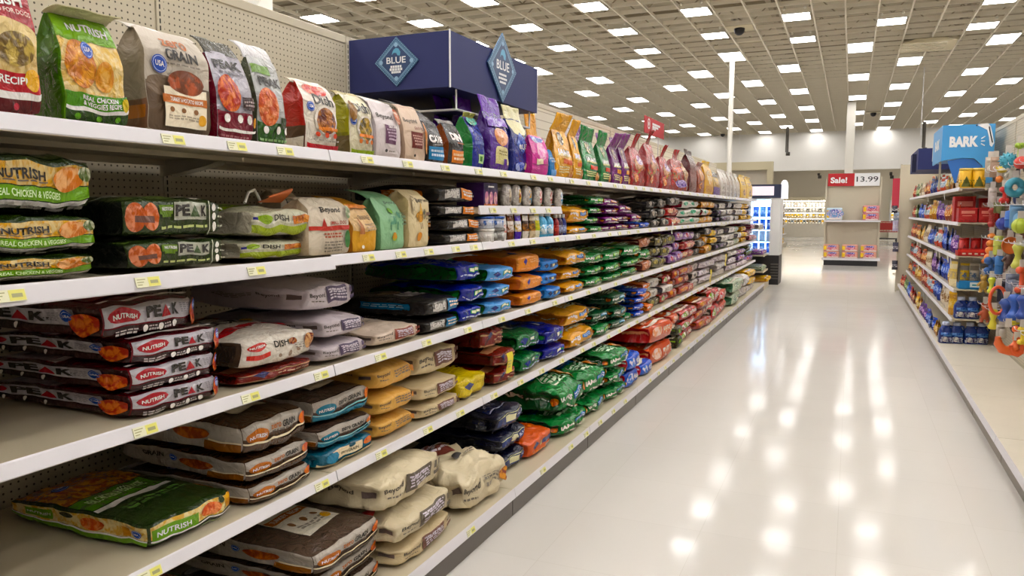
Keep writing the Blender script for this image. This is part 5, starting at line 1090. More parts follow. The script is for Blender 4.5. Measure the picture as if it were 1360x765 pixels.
def jug():
    b = MB(); n = 22; vs = []; prof = [(.9, 0), (1, .01), (1, .12), (.97, .15), (.62, .2), (.5, .215)]
    for (r, h) in prof:
        for i in range(n):
            a = 2*math.pi*i/n; ca, sa = math.cos(a), math.sin(a); q = (abs(ca)**4+abs(sa)**4)**.25
            vs.append((.065*r*ca/q, .048*r*sa/q, h))
    b.add(vs, [(j*n+i, j*n+(i+1) % n, (j+1)*n+(i+1) % n, (j+1)*n+i) for j in range(len(prof)-1) for i in range(n)], '#2a3a78'); b.add([vs[i] for i in range(n)], [tuple(range(n))[::-1]], '#2a3a78')
    b.box(-.055, .055, -.0492, -.0475, .015, .075, '#3a2a5a', '#c8ccdc'); b.lathe([(0, -.001), (.03, -.001)], 16, (-.012, -.0495, .05), 'y', '#d8d4d0', '#8a8a94'); b.box(-.05, .05, -.0492, -.0475, .085, .13, '#7a9ad0', '#3a4a8a')
    l = MB(); l.lathe([(.036, .212), (.037, .25), (.03, .256), (0, .256)], 18, col='#b8c0d4')
    h = MB(); h.tube([(.02, 0, .21), (.06, 0, .2), (.072, 0, .17), (.066, 0, .13)], .011, 8, '#2a3a78')
    return [(None, b.mesh('jug', FILM)), ('cap', l.mesh('jug_cap', FILM)), ('handle', h.mesh('jug_handle', FILM))]
JG = jug()
for i, (px, s, Y) in enumerate(((1274, 4, 9.22), (1290, 4, 9.22), (1254, 5, 9.2), (1271, 5, 9.22), (1289, 5, 9.24), (1304, 5, 9.26))):
    p = end_pos(px, 430, Y)
    simple('treat_jug', JG, (max(p.x, (RF if s == 4 else RD)+.09), Y, RT_[s]+.001), .1, f'blue treat jug with white cap, {["first", "second"][i] if i < 2 else ["first", "second", "third", "fourth"][i-2]} from the aisle on the {TH[s]} treat shelf', 'jug', f'blue jugs on the {TH[s]} treat shelf', (1, 1, .88))
p = end_pos(1266, 415, 9.4); simple('treat_pouch', [(None, pouch_me('#d8a83c', '#e8d090', '#b8842c', .14, .25))], (RF+.04, 9.45, RT_[4]+.002), -math.pi/2-1.1, 'golden treat bag beside the blue jugs, fifth treat shelf', 'treat bag')

# ------------------------------------------------------------------ bright blue box sign
e = bpy.data.objects.new('box_sign', None); COL.objects.link(e); SYk = 9.62; x0, x1 = .87, 1.36; z0, z1 = 2.09, 2.47
e.location = (x0, SYk, z0); tag(e, 'bright blue box sign with white BARK lettering above the treat shelves', 'sign')
BLU = mat('sky_blue_sign', '#3f94d0', .4); BLD = mat('deep_blue_sign', '#2a6ab8', .4)
w, h = x1-x0, z1-z0
b = MB()
pts = [(0, 0), (.0, h), (w, h), (w, -.24), (w-.09, -.24), (w-.1, -.06), (w-.18, .02), (w-.3, .03)]
b.prism([(x, z) for x, z in reversed(pts)], 0, .012); b.box(0, .012, .012, 1.0, 0, h); b.box(w-.012, w, .012, 1.0, -.24, h); b.box(.012, w-.012, .012, 1.0, h-.012, h); b.box(.012, w-.012, .012, 1.0, 0.02, .03); b.box(0, w, 1.0, 1.01, 0.02, h)
link('sign_box', b.mesh('sign_box', BLU, False), e)
b = MB(); b.prism([(w-.3, .022), (w-.18, .012), (w-.1, -.07), (w-.09, -.24), (w-.35, -.24), (.06, .0)][::-1], .014, .02); link('lower_panel', b.mesh('lower_panel', BLD, False), e)
link('lettering', extr_text('BARK', .27, .115, WHP, 'lettering_bark', bold=.055), e, (.205, -.004, .2))
b = MB()
for a in (.75, 0, -.75):
    cx_, cz_ = .365+.0*a, .2+.035*a
    b.tube([(cx_, -.004, cz_), (cx_+.035, -.004, cz_+.03*a)], .006, 6)
link('bark_marks', b.mesh('bark_marks', WHP), e)
link('side_lettering', extr_text('BARK', .5, .115, WHP, 'lettering_bark_side', bold=.055), e, (-.002, .5, .2), (0, 0, -math.pi/2))
b = MB()   # plain white splash with a dark edge at the corner
spl = [(0, 0), (.1, .012), (.13, -.02), (.15, -.1), (.17, -.2), (.15, -.24), (.13, -.22), (.12, -.14), (.1, -.06), (.05, -.03)]
b.add([(w-.175+x, -.003, h-.005+z) for x, z in spl][::-1], [tuple(range(len(spl)))]); link('white_splash', b.mesh('white_splash', WHP, False), e)
b = MB(); b.tube([(w-.03-.03, -.004, h-.03), (w-.04, -.004, h-.12), (w-.02, -.004, h-.2)], .006, 6); b.box(w-.18, w-.165, -.005, -.003, h-.02, h-.005); link('dark_edge', b.mesh('dark_edge', BLACK), e)
# posts that carry it
b = MB(); b.box(.02, .04, .4, .42, -.3, .02); b.box(w-.04, w-.02, .8, .82, -.3, .02); link('support_post', b.mesh('support_post', BEIGE, False), e)
# navy box display next to it, on the top rail
p = at_y(1215, 210, 11.4)
e = bpy.data.objects.new('display_header', None); COL.objects.link(e); e.location = (.76, 11.3, 2.08); tag(e, 'navy blue box header beyond the bright blue sign', 'display')
b = MB(); b.box(0, .6, 0, .014, 0, .1); b.box(0, .16, 0, .014, .1, .27); b.box(0, .014, .014, 1.4, 0, .27); b.box(.014, .6, .014, 1.4, 0, .012); b.box(.59, .6, .014, 1.4, 0, .1); link('header_box', b.mesh('header_box', NAVY, False), e)
b = MB(); b.box(-.05, .0, .3, .32, -.02, .22); link('corner_flag', b.mesh('corner_flag', NAVYD, False), e)
b = MB(); b.box(.17, .2, -.01, .0, .1, .36); link('white_upright', b.mesh('white_upright', WIRE, False), e)
b = MB(); b.prism([(.2, .1), (.33, .13), (.4, .22), (.27, .19)][::1], -.012, -.004); link('green_leaf_card', b.mesh('green_leaf_card', mat('leaf_green', '#5a8a5a', .5), False), e)

# ------------------------------------------------------------------ hanging toys
TG = MB(); TG.box(-.001, .001, -.025, .025, 0, .07); TGM = TG.mesh('hang_card', mat('hang_card', '#d8d0c8', .5), False)
RUB = {}
def rub(c, r=.4):
    k = (c, r)
    if k not in RUB: RUB[k] = mat('toy_'+c.strip('#'), c, r, noise_amt=.05)
    return RUB[k]
def sph(b, c, r, sc=(1, 1, 1), n=18): b.lathe([(r*math.sin(math.pi*i/10), -r*math.cos(math.pi*i/10)) for i in range(11)], n, c, sc=sc)
def toy_spiky(r):
    b = MB(); sph(b, (0, 0, 0), r*.86)
    for i in range(46):
        z = 1-2*(i+.5)/46; a = i*2.39996; q = math.sqrt(1-z*z); d = Vector((q*math.cos(a), q*math.sin(a), z)); b.tube([d*r*.8, d*r*.95, d*r*1.06], [r*.12, r*.09, r*.03], 6)
    return b
def toy_ball(r):
    b = MB(); sph(b, (0, 0, 0), r)
    for k in range(3): b.tube([(r*1.01*math.cos(a*.2618)*math.cos(k*1.05), r*1.01*math.cos(a*.2618)*math.sin(k*1.05), r*1.01*math.sin(a*.2618)) for a in range(24)], r*.05, 6, closed=True)
    return b
def toy_ring(r, t, n=28, sq=1): b = MB(); b.tube([(0, r*math.cos(a*2*math.pi/n), r*sq*math.sin(a*2*math.pi/n)) for a in range(n)], t, 10, closed=True); return b
def toy_bone(L, r):
    b = MB(); b.tube([(0, 0, -L/2), (0, 0, L/2)], r*.6, 10)
    for s_ in (-1, 1):
        for q in (-1, 1): sph(b, (0, q*r*.7, s_*L/2), r)
    return b
def toy_dumb(L, r): b = MB(); b.lathe([(0, -L/2), (r*.7, -L/2+.004), (r, -L/2+r*.6), (r*.75, -L/4), (r*.42, 0), (r*.7, L/5), (r*.95, L/2-r*.7), (r*.6, L/2-.006), (0, L/2)], 18); return b
def toy_tube(L, r): b = MB(); b.lathe([(r*.8, -L/2), (r, -L/2+.01), (r, L/2-.01), (r*.8, L/2)], 16); b.lathe([(r*1.03, -.01), (r*1.03, .01)], 16); return b
def toy_stack(L, r):
    b = MB(); n = 4
    for i in range(n): sph(b, (0, 0, -L/2+(i+.5)*L/n), r*(1.1-.12*i), (1, 1, L/n/r*.62))
    for q in (-1, 1): b.tube([(0, q*r*.7, -L/2+.02), (0, q*r*1.5, -L/2-.01)], r*.35, 8)
    return b
def toy_duck(r):
    b = MB(); sph(b, (0, 0, 0), r, (.9, 1.25, .85)); sph(b, (0, -r*.75, r*.85), r*.6); b.tube([(0, -r*1.2, r*.8), (0, -r*1.6, r*.75)], [r*.22, r*.12], 8); b.tube([(0, r*1.0, r*.2), (0, r*1.5, r*.6)], [r*.35, r*.08], 8); return b
def toy_disc(r): b = MB(); b.lathe([(0, .006), (r*.8, .006), (r*.95, 0), (r, -.012), (r*.97, -.018), (r*.9, -.006), (0, -.002)], 28, axis='x'); return b
def toy_rope(L, r):
    b = MB()
    for k in range(3): b.tube([(r*.6*math.cos(t*.9+k*2.09), r*.6*math.sin(t*.9+k*2.09), -L/2+L*t/20) for t in range(21)], r*.6, 8)
    for s_ in (-1, 1): sph(b, (0, 0, s_*L*.36), r*1.5)
    for k in range(8): b.tube([(0, 0, -L/2), (r*1.2*math.cos(k), r*1.2*math.sin(k), -L/2-r*1.6)], r*.22, 5)
    return b
def toy_plush(h):
    b = MB(); sph(b, (0, 0, 0), h*.3, (.7, .85, 1.2)); sph(b, (0, 0, h*.42), h*.21, (.85, 1, .95))
    for q in (-1, 1): sph(b, (0, q*h*.16, h*.6), h*.08, (.6, 1, 1.4)); b.tube([(0, q*h*.2, h*.12), (.0, q*h*.4, -h*.08)], [h*.1, h*.08], 8); b.tube([(0, q*h*.13, -h*.25), (0, q*h*.2, -h*.52)], [h*.12, h*.1], 8)
    return b
def toy_card(w, h): b = MB(); b.box(-.002, .002, -w/2, w/2, -h/2, h/2, bev=.001); sph(b, (-.014, 0, -h*.12), w*.36, (.5, 1, 1.2), 12); b.box(-.0035, -.0021, -w*.4, w*.4, h*.24, h*.42); return b
def toy_u(r, t): b = MB(); b.tube([(0, -r*.8, r*1.2), (0, -r, .2*r), (0, -r*.8, -r*.7), (0, -.2*r, -r*1.15), (0, r*.5, -r*.95), (0, r*.95, -r*.3), (0, r, r*.4)], [t*.7, t, t*1.15, t*1.2, t*1.15, t, t*.6], 12); sph(b, (0, -r*.8, r*1.2), t*.9); return b
toys = [  # px, py, Y, builder, colour, second words
 (1339, 213, 7.3, toy_spiky(.072), '#3f9ab0', 'teal spiky ball, upper row'), (1356, 216, 7.0, toy_ball(.05), '#d8483c', 'red ball at the upper row beside the teal spiky ball'), (1348, 249, 7.1, toy_ring(.055, .03), '#3f92a8', 'thick teal ring toy with spots'), (1354, 203, 7.6, toy_bone(.13, .025), '#9ab83c', 'lime bone toy above the teal spiky ball'),
 (1331, 225, 8.0, toy_duck(.04), '#dcc23c', 'yellow duck toy, upper row'), (1327, 238, 8.0, toy_ball(.032), '#dc7a24', 'orange ball under the yellow duck'), (1334, 259, 7.7, toy_bone(.1, .027), '#c82a24', 'red bone toy below the orange ball'), (1315, 222, 8.6, toy_card(.1, .2), '#c8beb0', 'tan carded toy beside the top canisters'),
 (1322, 222, 8.4, toy_card(.1, .2), '#b89a84', 'brown carded toy beside the tan one, upper row'), (1344, 233, 7.4, toy_plush(.15), '#cfc6b8', 'cream plush animal between the two teal toys'), (1318, 262, 8.4, toy_card(.08, .19), '#d8ccc8', 'white striped carded toy beside the red cartons'), (1327, 276, 8.0, toy_card(.1, .1), '#7a7a4a', 'olive carded toy under the red bone'),
 (1317, 289, 8.5, toy_rope(.18, .022), '#a8302c', 'red rope toy over the orange stack'), (1332, 297, 7.7, toy_ball(.055), '#2a3a98', 'dark blue ball, middle row'), (1343, 291, 7.5, toy_tube(.15, .05), '#2f6ac0', 'blue tube toy beside the dark blue ball'), (1355, 300, 7.0, toy_ball(.062), '#b0c03c', 'lime ball on a blue card'), (1352, 288, 7.2, toy_card(.14, .2), '#7aa8d0', 'pale blue card behind the lime ball'),
 (1316, 328, 8.3, toy_stack(.28, .05), '#e0802c', 'orange squeaky tower with feet'), (1326, 326, 7.9, toy_tube(.18, .042), '#b8bc4c', 'lime striped tube beside the orange tower'), (1341, 326, 7.3, toy_disc(.075), '#e0702c', 'flat orange disc toy'), (1327, 352, 7.7, toy_tube(.17, .035), '#2f6aa8', 'blue stick toy below the lime tube'), (1316, 353, 8.2, toy_bone(.1, .038), '#2a5a9a', 'blue bone under the orange tower'),
 (1352, 340, 7.0, toy_dumb(.22, .05), '#bcbc4c', 'large lime dumbbell under the lime ball'), (1341, 345, 7.5, toy_plush(.16), '#5a4038', 'brown plush animal under the orange disc'), (1317, 379, 8.0, toy_dumb(.16, .038), '#c8cc34', 'lime dumbbell beside the blue tray'), (1306, 378, 8.5, toy_plush(.15), '#b8923c', 'golden plush animal beside the blue tray'),
 (1325, 399, 7.0, toy_ring(.065, .014, 30, 1.75), '#e0582c', 'orange-red oval hoop toy'), (1334, 386, 7.4, toy_card(.12, .2), '#2a2a3a', 'dark card behind the oval hoop'), (1345, 376, 7.2, toy_card(.12, .16), '#8a92a8', 'grey card above the blue toys'), (1357, 372, 6.8, toy_bone(.16, .03), '#d8542c', 'orange bone toy by the grey card'),
 (1336, 412, 7.0, toy_dumb(.2, .06), '#2a4a98', 'blue dumbbell beside the oval hoop'), (1348, 408, 6.8, toy_dumb(.22, .062), '#2f5ab0', 'large blue dumbbell, second beyond the oval hoop'), (1359, 408, 6.6, toy_dumb(.2, .055), '#27479a', 'dark blue dumbbell at the toy wall edge'), (1319, 424, 7.6, toy_dumb(.19, .045), '#d0c030', 'yellow-lime dumbbell under the oval hoop'), (1308, 417, 8.3, toy_plush(.16), '#b0502c', 'rust plush animal beside the blue jugs'),
 (1338, 452, 6.6, toy_u(.075, .032), '#e86a2c', 'orange horseshoe-shaped toy hanging lowest'), (1350, 462, 6.6, toy_u(.045, .02), '#e8602a', 'smaller orange hook toy beside the horseshoe'), (1353, 438, 6.7, toy_duck(.05), '#1f1f20', 'black duck toy under the blue dumbbells'), (1350, 428, 6.9, toy_ball(.035), '#d8c82c', 'yellow ball above the black duck'), (1330, 440, 7.2, toy_card(.09, .12), '#c8c0b4', 'white card behind the orange horseshoe'), (1358, 446, 6.5, toy_bone(.1, .022), '#e0c030', 'yellow bone toy beside the black duck')]
hooks = {-1: [], -2: []}
dk = [('#3a2f38', 'dark plum'), ('#5a4a3a', 'brown'), ('#4a4a58', 'slate'), ('#6a2a28', 'dark red'), ('#2f3f6a', 'navy'), ('#8a8078', 'grey')]
for r_ in range(6):
    for c_ in range(6):
        cc_, nm_ = dk[(r_*2+c_*5) % 6]; o = link('carded_toy', toy_card(.15, .24).mesh('carded_toy', rub(cc_)), None, (RB-.07, 6.75+c_*.4+.05*(r_ % 2), .62+r_*.27), (0, 0, rnd.uniform(-.3, .1)))
        tag(o, f'{nm_} carded dog toy against the pegboard, {ORDW[r_]} row up, {ORDW[5-c_]} from the treat shelves', 'dog toy', f'{nm_} carded toys against the pegboard')
for px, py, Y, b, c, d in toys:
    p = at_y(px, py, Y+.55)
    p.x = min(p.x, RB-.05)
    m = rub(c)
    zs = [v[2] for v in b.v]; hz = max(zs)
    o = link('dog_toy', b.mesh('dog_toy', m), None, p, (0, 0, math.pi/2+.35)); tag(o, d, 'dog toy', 'dog toys on the pegboard')
    link('hang_card', TGM, o, (0, 0, hz-.012)); 
for o in [x for x in COL.objects if x.name.startswith('gondola_bay') and x.location.x > 0 and abs(x.location.y-RY) < .01 or x.name.startswith('gondola_bay') and x.location.x > 0 and abs(x.location.y-(RY-SEC)) < .01]:
    for i in range(5):
        for zz in (.62, .95, 1.28, 1.6, 1.93): link('peg_hook', HK, o, (0, .14+i*.24, zz))

# ------------------------------------------------------------------ room
def floor_mat():
    m = bpy.data.materials.new('polished_floor_tile'); m.use_nodes = True
    n, l = m.node_tree.nodes, m.node_tree.links; b = n['Principled BSDF']
    tc = n.new('ShaderNodeTexCoord'); br = n.new('ShaderNodeTexBrick')
    br.offset = 0; br.inputs['Scale'].default_value = 1; br.inputs['Brick Width'].default_value = .61; br.inputs['Row Height'].default_value = .61; br.inputs['Mortar Size'].default_value = .0012
    br.inputs['Color1'].default_value = lin('#cdc8c1')+(1,); br.inputs['Color2'].default_value = lin('#cac5be')+(1,); br.inputs['Mortar'].default_value = lin('#c0bab1')+(1,)
    l.new(tc.outputs['Object'], br.inputs['Vector'])
    nz = n.new('ShaderNodeTexNoise'); nz.inputs['Scale'].default_value = .9; nz.inputs['Detail'].default_value = 5
    l.new(tc.outputs['Object'], nz.inputs['Vector'])
    mx = n.new('ShaderNodeMix'); mx.data_type = 'RGBA'; mx.blend_type = 'MULTIPLY'; mx.inputs[0].default_value = .5
    rp = n.new('ShaderNodeMapRange'); rp.inputs[3].default_value = .92; rp.inputs[4].default_value = 1.06; l.new(nz.outputs['Fac'], rp.inputs[0])
    cc = n.new('ShaderNodeCombineColor'); [l.new(rp.outputs[0], cc.inputs[i]) for i in range(3)]
    l.new(br.outputs['Color'], mx.inputs[6]); l.new(cc.outputs[0], mx.inputs[7]); l.new(mx.outputs[2], b.inputs['Base Color'])
    b.inputs['Roughness'].default_value = .16; b.inputs['Specular IOR Level'].default_value = .055
    n2 = n.new('ShaderNodeTexNoise'); n2.inputs['Scale'].default_value = 3.2; n2.inputs['Detail'].default_value = 2; l.new(tc.outputs['Object'], n2.inputs['Vector'])
    bp = n.new('ShaderNodeBump'); bp.inputs['Strength'].default_value = .05; bp.inputs['Distance'].default_value = .02; l.new(n2.outputs['Fac'], bp.inputs['Height']); l.new(bp.outputs['Normal'], b.inputs['Normal'])
    r2 = n.new('ShaderNodeMapRange'); r2.inputs[3].default_value = .06; r2.inputs[4].default_value = .13; l.new(nz.outputs['Fac'], r2.inputs[0]); l.new(r2.outputs[0], b.inputs['Roughness'])
    return m
X0, X1, Y0_, Y1_ = -24, 17, -9, 56
b = MB(); b.box(X0, X1, Y0_, Y1_, -.1, 0); struct('floor', b, floor_mat())
WALLM = mat('white_wall', '#efece6', .6, noise_amt=.02, noise_scale=.5)
b = MB(); b.box(X0-.2, X0, Y0_, Y1_, 0, 7); struct('wall_west', b, WALLM)
b = MB(); b.box(X1, X1+.2, Y0_, Y1_, 0, 7); struct('wall_east', b, WALLM)
b = MB(); b.box(X0, X1, Y0_-.2, Y0_, 0, 7); struct('wall_south', b, WALLM)
DAIRYW = mat('grey_beige_wall', '#d2c8b2', .6, noise_amt=.04, noise_scale=.6)
b = MB(); b.box(X0, X1, 49.75, 49.95, 0, 7); struct('wall_north', b, DAIRYW)
# white soffit over the chilled section
b = MB(); b.box(-4.55, X1, 40.6, 40.9, 3.52, 7); struct('wall_soffit', b, WALLM)
b = MB(); b.box(-4.55, X1, 40.9, 49.75, 4.62, 4.7); struct('ceiling_soffit', b, WALLM)
b = MB(); b.box(X0, -4.55, 40.6, 40.9, 0, 7); struct('wall_soffit_west', b, WALLM)
# cream portal in front of it
b = MB(); b.box(-12, -3.25, 36.0, 36.3, 3.36, 3.72); b.box(-3.5, -3.25, 36.0, 36.3, 0, 3.36); struct('wall_portal', b, CREAMW)
b = MB(); b.box(-12, -3.5, 36.25, 36.3, 0, 3.36); struct('wall_portal_infill', b, mat('pale_recess_paint', '#c9bfae', .6, noise_amt=.02))

# ceiling: deck, joists, open grid
CZ = 5.35
DECK = mat('ceiling_deck_paint', '#d6ccb4', .7, noise_amt=.12, noise_scale=2)
b = MB(); b.box(X0, X1, Y0_, Y1_, 6.9, 7.0); 
yy = Y0_
struct('ceiling', b, DECK)
JST = mat('ceiling_joist_paint', '#a89b82', .6)
for j in range(17):
    y = 6+j*2.1; b = MB()
    b.box(-18, 14, y-.03, y+.03, 6.72, 6.8); b.box(-18, 14, y-.03, y+.03, 6.14, 6.2)
    pts = [(-18+i*.55, y, 6.72 if i % 2 else 6.2) for i in range(59)]; b.tube(pts, .022, 5)
    struct('ceiling_joist', b, JST)
for x in (-13.2, -9.4, -5.6, -1.7, 2.1, 5.9):
    b = MB(); b.box(x-.05, x+.05, 2, 40.5, 5.72, 5.86); b.box(x+.16, x+.24, 2, 40.5, 5.74, 5.84); struct('ceiling_duct_rail', b, JST)
GRIDM = mat('ceiling_grid_paint', '#efe7d4', .5, noise_amt=.03)
P = .578; gx0, gy0 = .03+P/2, 20.2-P
b = MB()
nx0, nx1 = -32, 22
for i in range(nx0, nx1+1):
    x = gx0+i*P; b.box(x-.014, x+.014, -6, 40.55, CZ, CZ+.06)
ny0, ny1 = int((-6-gy0)/P), int((40.5-gy0)/P)
for j in range(ny0, ny1+1):
    y = gy0+j*P; b.box(gx0+nx0*P, gx0+nx1*P, y-.008, y+.008, CZ+.002, CZ+.085)
struct('ceiling_grid', b, GRIDM)
# a few closed tiles in the grid
TILE = mat('ceiling_tile', '#b9ad92', .7, noise_amt=.05)
def lay_tile(i, j):
    t = MB(); t.box(gx0+i*P+.015, gx0+(i+1)*P-.015, gy0+j*P+.012, gy0+(j+1)*P-.012, CZ+.086, CZ+.1); struct('ceiling_tile', t, TILE)

# lights
LEDE = bpy.data.materials.new('lit_diffuser'); LEDE.use_nodes = True
n, l = LEDE.node_tree.nodes, LEDE.node_tree.links; n.remove(n['Principled BSDF']); em = n.new('ShaderNodeEmission'); em.inputs[0].default_value = (1, .972, .945, 1); em.name = 'Emission'; em.inputs[1].default_value = LIGHT_E; l.new(em.outputs[0], n['Material Output'].inputs[0])
LEDF = LEDE.copy(); LEDF.name = 'lit_diffuser_long'; LEDF.node_tree.nodes['Emission'].inputs[1].default_value = LIGHT_E*.4
FRM = mat('light_housing', '#cfc8b8', .5)
def light_meshes(w, l_, em_=LEDE):
    f = MB(); t = .02
    f.box(-w/2, w/2, -l_/2, -l_/2+t, -.0, .09); f.box(-w/2, w/2, l_/2-t, l_/2, 0, .09); f.box(-w/2, -w/2+t, -l_/2+t, l_/2-t, 0, .09); f.box(w/2-t, w/2, -l_/2+t, l_/2-t, 0, .09); f.box(-w/2, w/2, -l_/2, l_/2, .09, .1)
    d = MB(); d.box(-w/2+t, w/2-t, -l_/2+t, l_/2-t, .004, .012); return f.mesh('housing', FRM, False), d.mesh('diffuser', em_, False)
def clip():
    b = MB(); sph(b, (0, 0, 0), .03, n=10); return b.mesh('chrome_stud', mat('bright_stud', '#f0ece0', .2))
STUD = clip()
LA, LB = light_meshes(.56, .62), light_meshes(.56, 1.14, LEDF)
def ceiling_light(x, y, me, lab):
    e = bpy.data.objects.new('ceiling_light', None); COL.objects.link(e); e.location = (x, y, CZ+.0)
    tag(e, lab, 'light', 'ceiling lights'); link('housing', me[0], e); link('diffuser', me[1], e)
    if me is LA:
        for sx in (-.19, .19): link('stud', STUD, e, (sx, -.46, .06))
    return e
LN_ = []
near_pts = []
for a in range(-9, 10):
    for c in range(-14, 8):
        x = -2.9+1.74*a; y = 15.37+1.17*a+2.2*c
        if -11.5 < x < 5.8 and -4 < y < 19.2+.35*max(0, x): near_pts.append((x, y))
far_cols = [(.03, 20.2), (1.2, 22.5), (2.94, 20.5), (4.09, 22.7), (5.83, 20.7), (7.0, 22.6), (-1.68, 22.34), (-2.87, 20.1), (-4.02, 22.27), (-5.18, 20.05), (-6.9, 22.1), (-8.05, 20.0), (-9.75, 22.2), (-10.9, 20.0), (-12.6, 22.0)]
NUMW = lambda i: NTH[i] if 0 < i < len(NTH) else ('first' if i == 0 else 'farther')
ROWS = 'first second third fourth fifth sixth seventh eighth ninth tenth eleventh twelfth thirteenth fourteenth fifteenth sixteenth'.split()
for x, y in near_pts:
    q = (Vector((x, y, CZ))-Vector((0, 0, CAMZ))); d = q.dot(FW)
    vis = d > 1 and abs(F_PX*q.dot(RT)/d) < 700 and CY-F_PX*q.dot(UP)/d > -8
    r = int(round((x+15)/1.74)); c_ = int(round((y-1.17*(x+2.9)/1.74-15.37)/2.2))
    ceiling_light(x, y, LA, (f'square lit ceiling panel, {ROWS[(r-2) % 16]} column from the west, {ROWS[(c_+14) % 16]} slanting row' if vis else 'square lit ceiling panel over the near part of the aisles'))
for ci, (x, y0) in enumerate(sorted(far_cols)):
    k = 0
    while y0+4.37*k < 40.2:
        ceiling_light(x, y0+4.37*k, LB, f'long lit ceiling panel, {ROWS[ci]} column from the west, {ROWS[k]} row from the camera'); k += 1
rr = random.Random(3)
for _ in range(46):
    i, j = rr.randint(-16, 10), rr.randint(-8, 32)
    x, y = gx0+(i+.5)*P, gy0+(j+.5)*P
    pts = near_pts+[(a, b_+4.37*k) for a, b_ in far_cols for k in range(5)]
    if all(abs(x-a) > .6 or abs(y-b_) > 1 for a, b_ in pts): lay_tile(i, j)
LC = light_meshes(1.14, .56, LEDE)  # extra panels added out of sight behind the soffit to brighten the far wall
for i in range(7):
    x = -3.6+2.6*i; e = ceiling_light(x, 45.2, LC, f'added lit panel hidden behind the white soffit before the chilled cases, {ROWS[i]} from the west'); e.location.z = 4.5
# daylight-white lamps inside the chilled cases are built with the cases

# air diffuser, cameras
p = at_z(1232, 62, CZ-.1)
e = bpy.data.objects.new("ceiling_vent", None); COL.objects.link(e); e.location = p; tag(e, 'large cream air diffuser panel in the ceiling grid', 'air vent')
b = MB(); w_ = 1.1; b.prism([(-w_/2, 0), (w_/2, 0), (w_/2*.5, .09), (-w_/2*.5, .09)], -.55, .55); link('diffuser_plate', b.mesh('diffuser_plate', CREAMW, False), e)
b = MB()
for k in range(5): b.box(-w_/2, -w_/2+.9, -.5+.2*k, -.47+.2*k, -.02, .0)
link('louvre', b.mesh('louvre', GRIDM, False), e)
def dome(px, py, lab, z=CZ):
    p = at_z(px, py, z); e = bpy.data.objects.new('dome_camera', None); COL.objects.link(e); e.location = p; tag(e, lab, 'camera')
    b = MB(); b.box(-.28, .28, -.28, .28, 0, .012); link('mount_plate', b.mesh('mount_plate', CREAMW, False), e)
    b = MB(); b.lathe([(.11, 0), (.11, -.03), (.095, -.09), (.05, -.13), (0, -.14)], 20); link('dome', b.mesh('dome', BLACK), e)
dome(982, 38, 'black dome camera on a cream tile beside the thin white pole'); dome(960, 178, 'small black dome camera far off by the white soffit'); dome(1160, 150, 'black dome camera on the ceiling behind the white column')

# white columns and poles
def column(name, x, y, r, z1, lab, square=True):
    b = MB()
    if square: b.box(x-r, x+r, y-r, y+r, 0, z1, bev=.01)
    else: b.lathe([(r, 0), (r, z1)], 16, (x, y, 0))
    b.box(x-r*1.3, x+r*1.3, y-r*1.3, y+r*1.3, 0, .08)
    o = struct(name, b, WHITE, not square); return o
q = at_y(1129, 190, 30); column('column_aisle_end', q.x, 30, .145, CZ, '')
q = at_y(970, 130, 13); column('pole_thin', q.x, 18, .05, CZ+.0, '', False) if False else None
q = at_y(970, 170, 20.5); column('column_pole', q.x, 20.5, .062, CZ+1, '', False)
q = at_y(343, 5, 8.0); column('column_west', q.x, 8.0, .13, 6.9, '')
# dark hanging pipes and thin wires
for px, y0, y1, Y, lab in ((1046, 172, 202, 37.5, 'dark pipe hanging below the ceiling before the white soffit, dog food side'), (1228, 166, 196, 37.8, 'dark pipe hanging below the ceiling over the treat shelves'), (1088, 217, 233, 44, 'short dark pipe hanging before the chilled cases'), (1184, 216, 233, 44, 'short dark pipe hanging over the red sign')):
    p, q = at_y(px, y0, Y), at_y(px, y1, Y); top = CZ if Y < 40 else 3.52
    b = MB(); b.tube([(p.x, Y, top), (p.x, Y, q.z)], .07, 10); b.lathe([(.09, -.16), (.09, .0)], 12, (p.x+.05, Y, q.z)); o = link('hanging_pipe', b.mesh('hanging_pipe', mat('dark_pipe', '#4c463e', .5))); tag(o, lab, 'pipe')
for px, y1, Y, lab in ((982, 192, 37, 'thin wire hanging from the ceiling beside the white pole'), (1223, 180, 23.5, 'thin wire hanging above the navy header'), (889, 190, 33, 'thin wire hanging behind the scarlet bags')):
    q = at_y(px, y1, Y); b = MB(); b.tube([(q.x, Y, CZ), (q.x, Y, q.z)], .009, 6); o = link('hanging_wire', b.mesh('hanging_wire', WIRE)); tag(o, lab, 'wire')

# ------------------------------------------------------------------ sale end display
e = bpy.data.objects.new('end_display', None); COL.objects.link(e); e.location = (0, 24, 0); tag(e, 'beige end-of-aisle display with a red and white price sign', 'display')
ex0, ex1 = -.72, .76
b = MB(); b.box(ex0, ex1, .4, .43, .2, 2.45); link('back_panel', b.mesh('back_panel', BEIGE, False), e)
for x in (ex0, ex1-.05): b = MB(); b.box(x, x+.05, .33, .44, .1, 2.5); link('upright', b.mesh('upright', BEIGE, False), e)
b = MB(); b.box(ex0, ex1, -.05, .4, 1.24, 1.275); b.box(ex0, ex1, -.06, -.05, 1.235, 1.285); link('shelf', b.mesh('shelf', STRIP, False), e)
b = MB(); b.box(ex0-.02, ex1+.02, -.25, .4, .17, .21); b.box(ex0-.02, ex1+.02, -.26, -.25, .15, .215); link('base_deck', b.mesh('base_deck', STRIP, False), e)
b = MB(); b.box(ex0+.04, ex1-.04, -.22, .4, 0, .16); link('kick_plate', b.mesh('kick_plate', BLACK, False), e)
s = link('sale_sign', (lambda b: (b.box(-.66, .04, .28, .295, 2.26, 2.62), b.mesh('sale_sign', REDS, False))[1])(MB()), e)
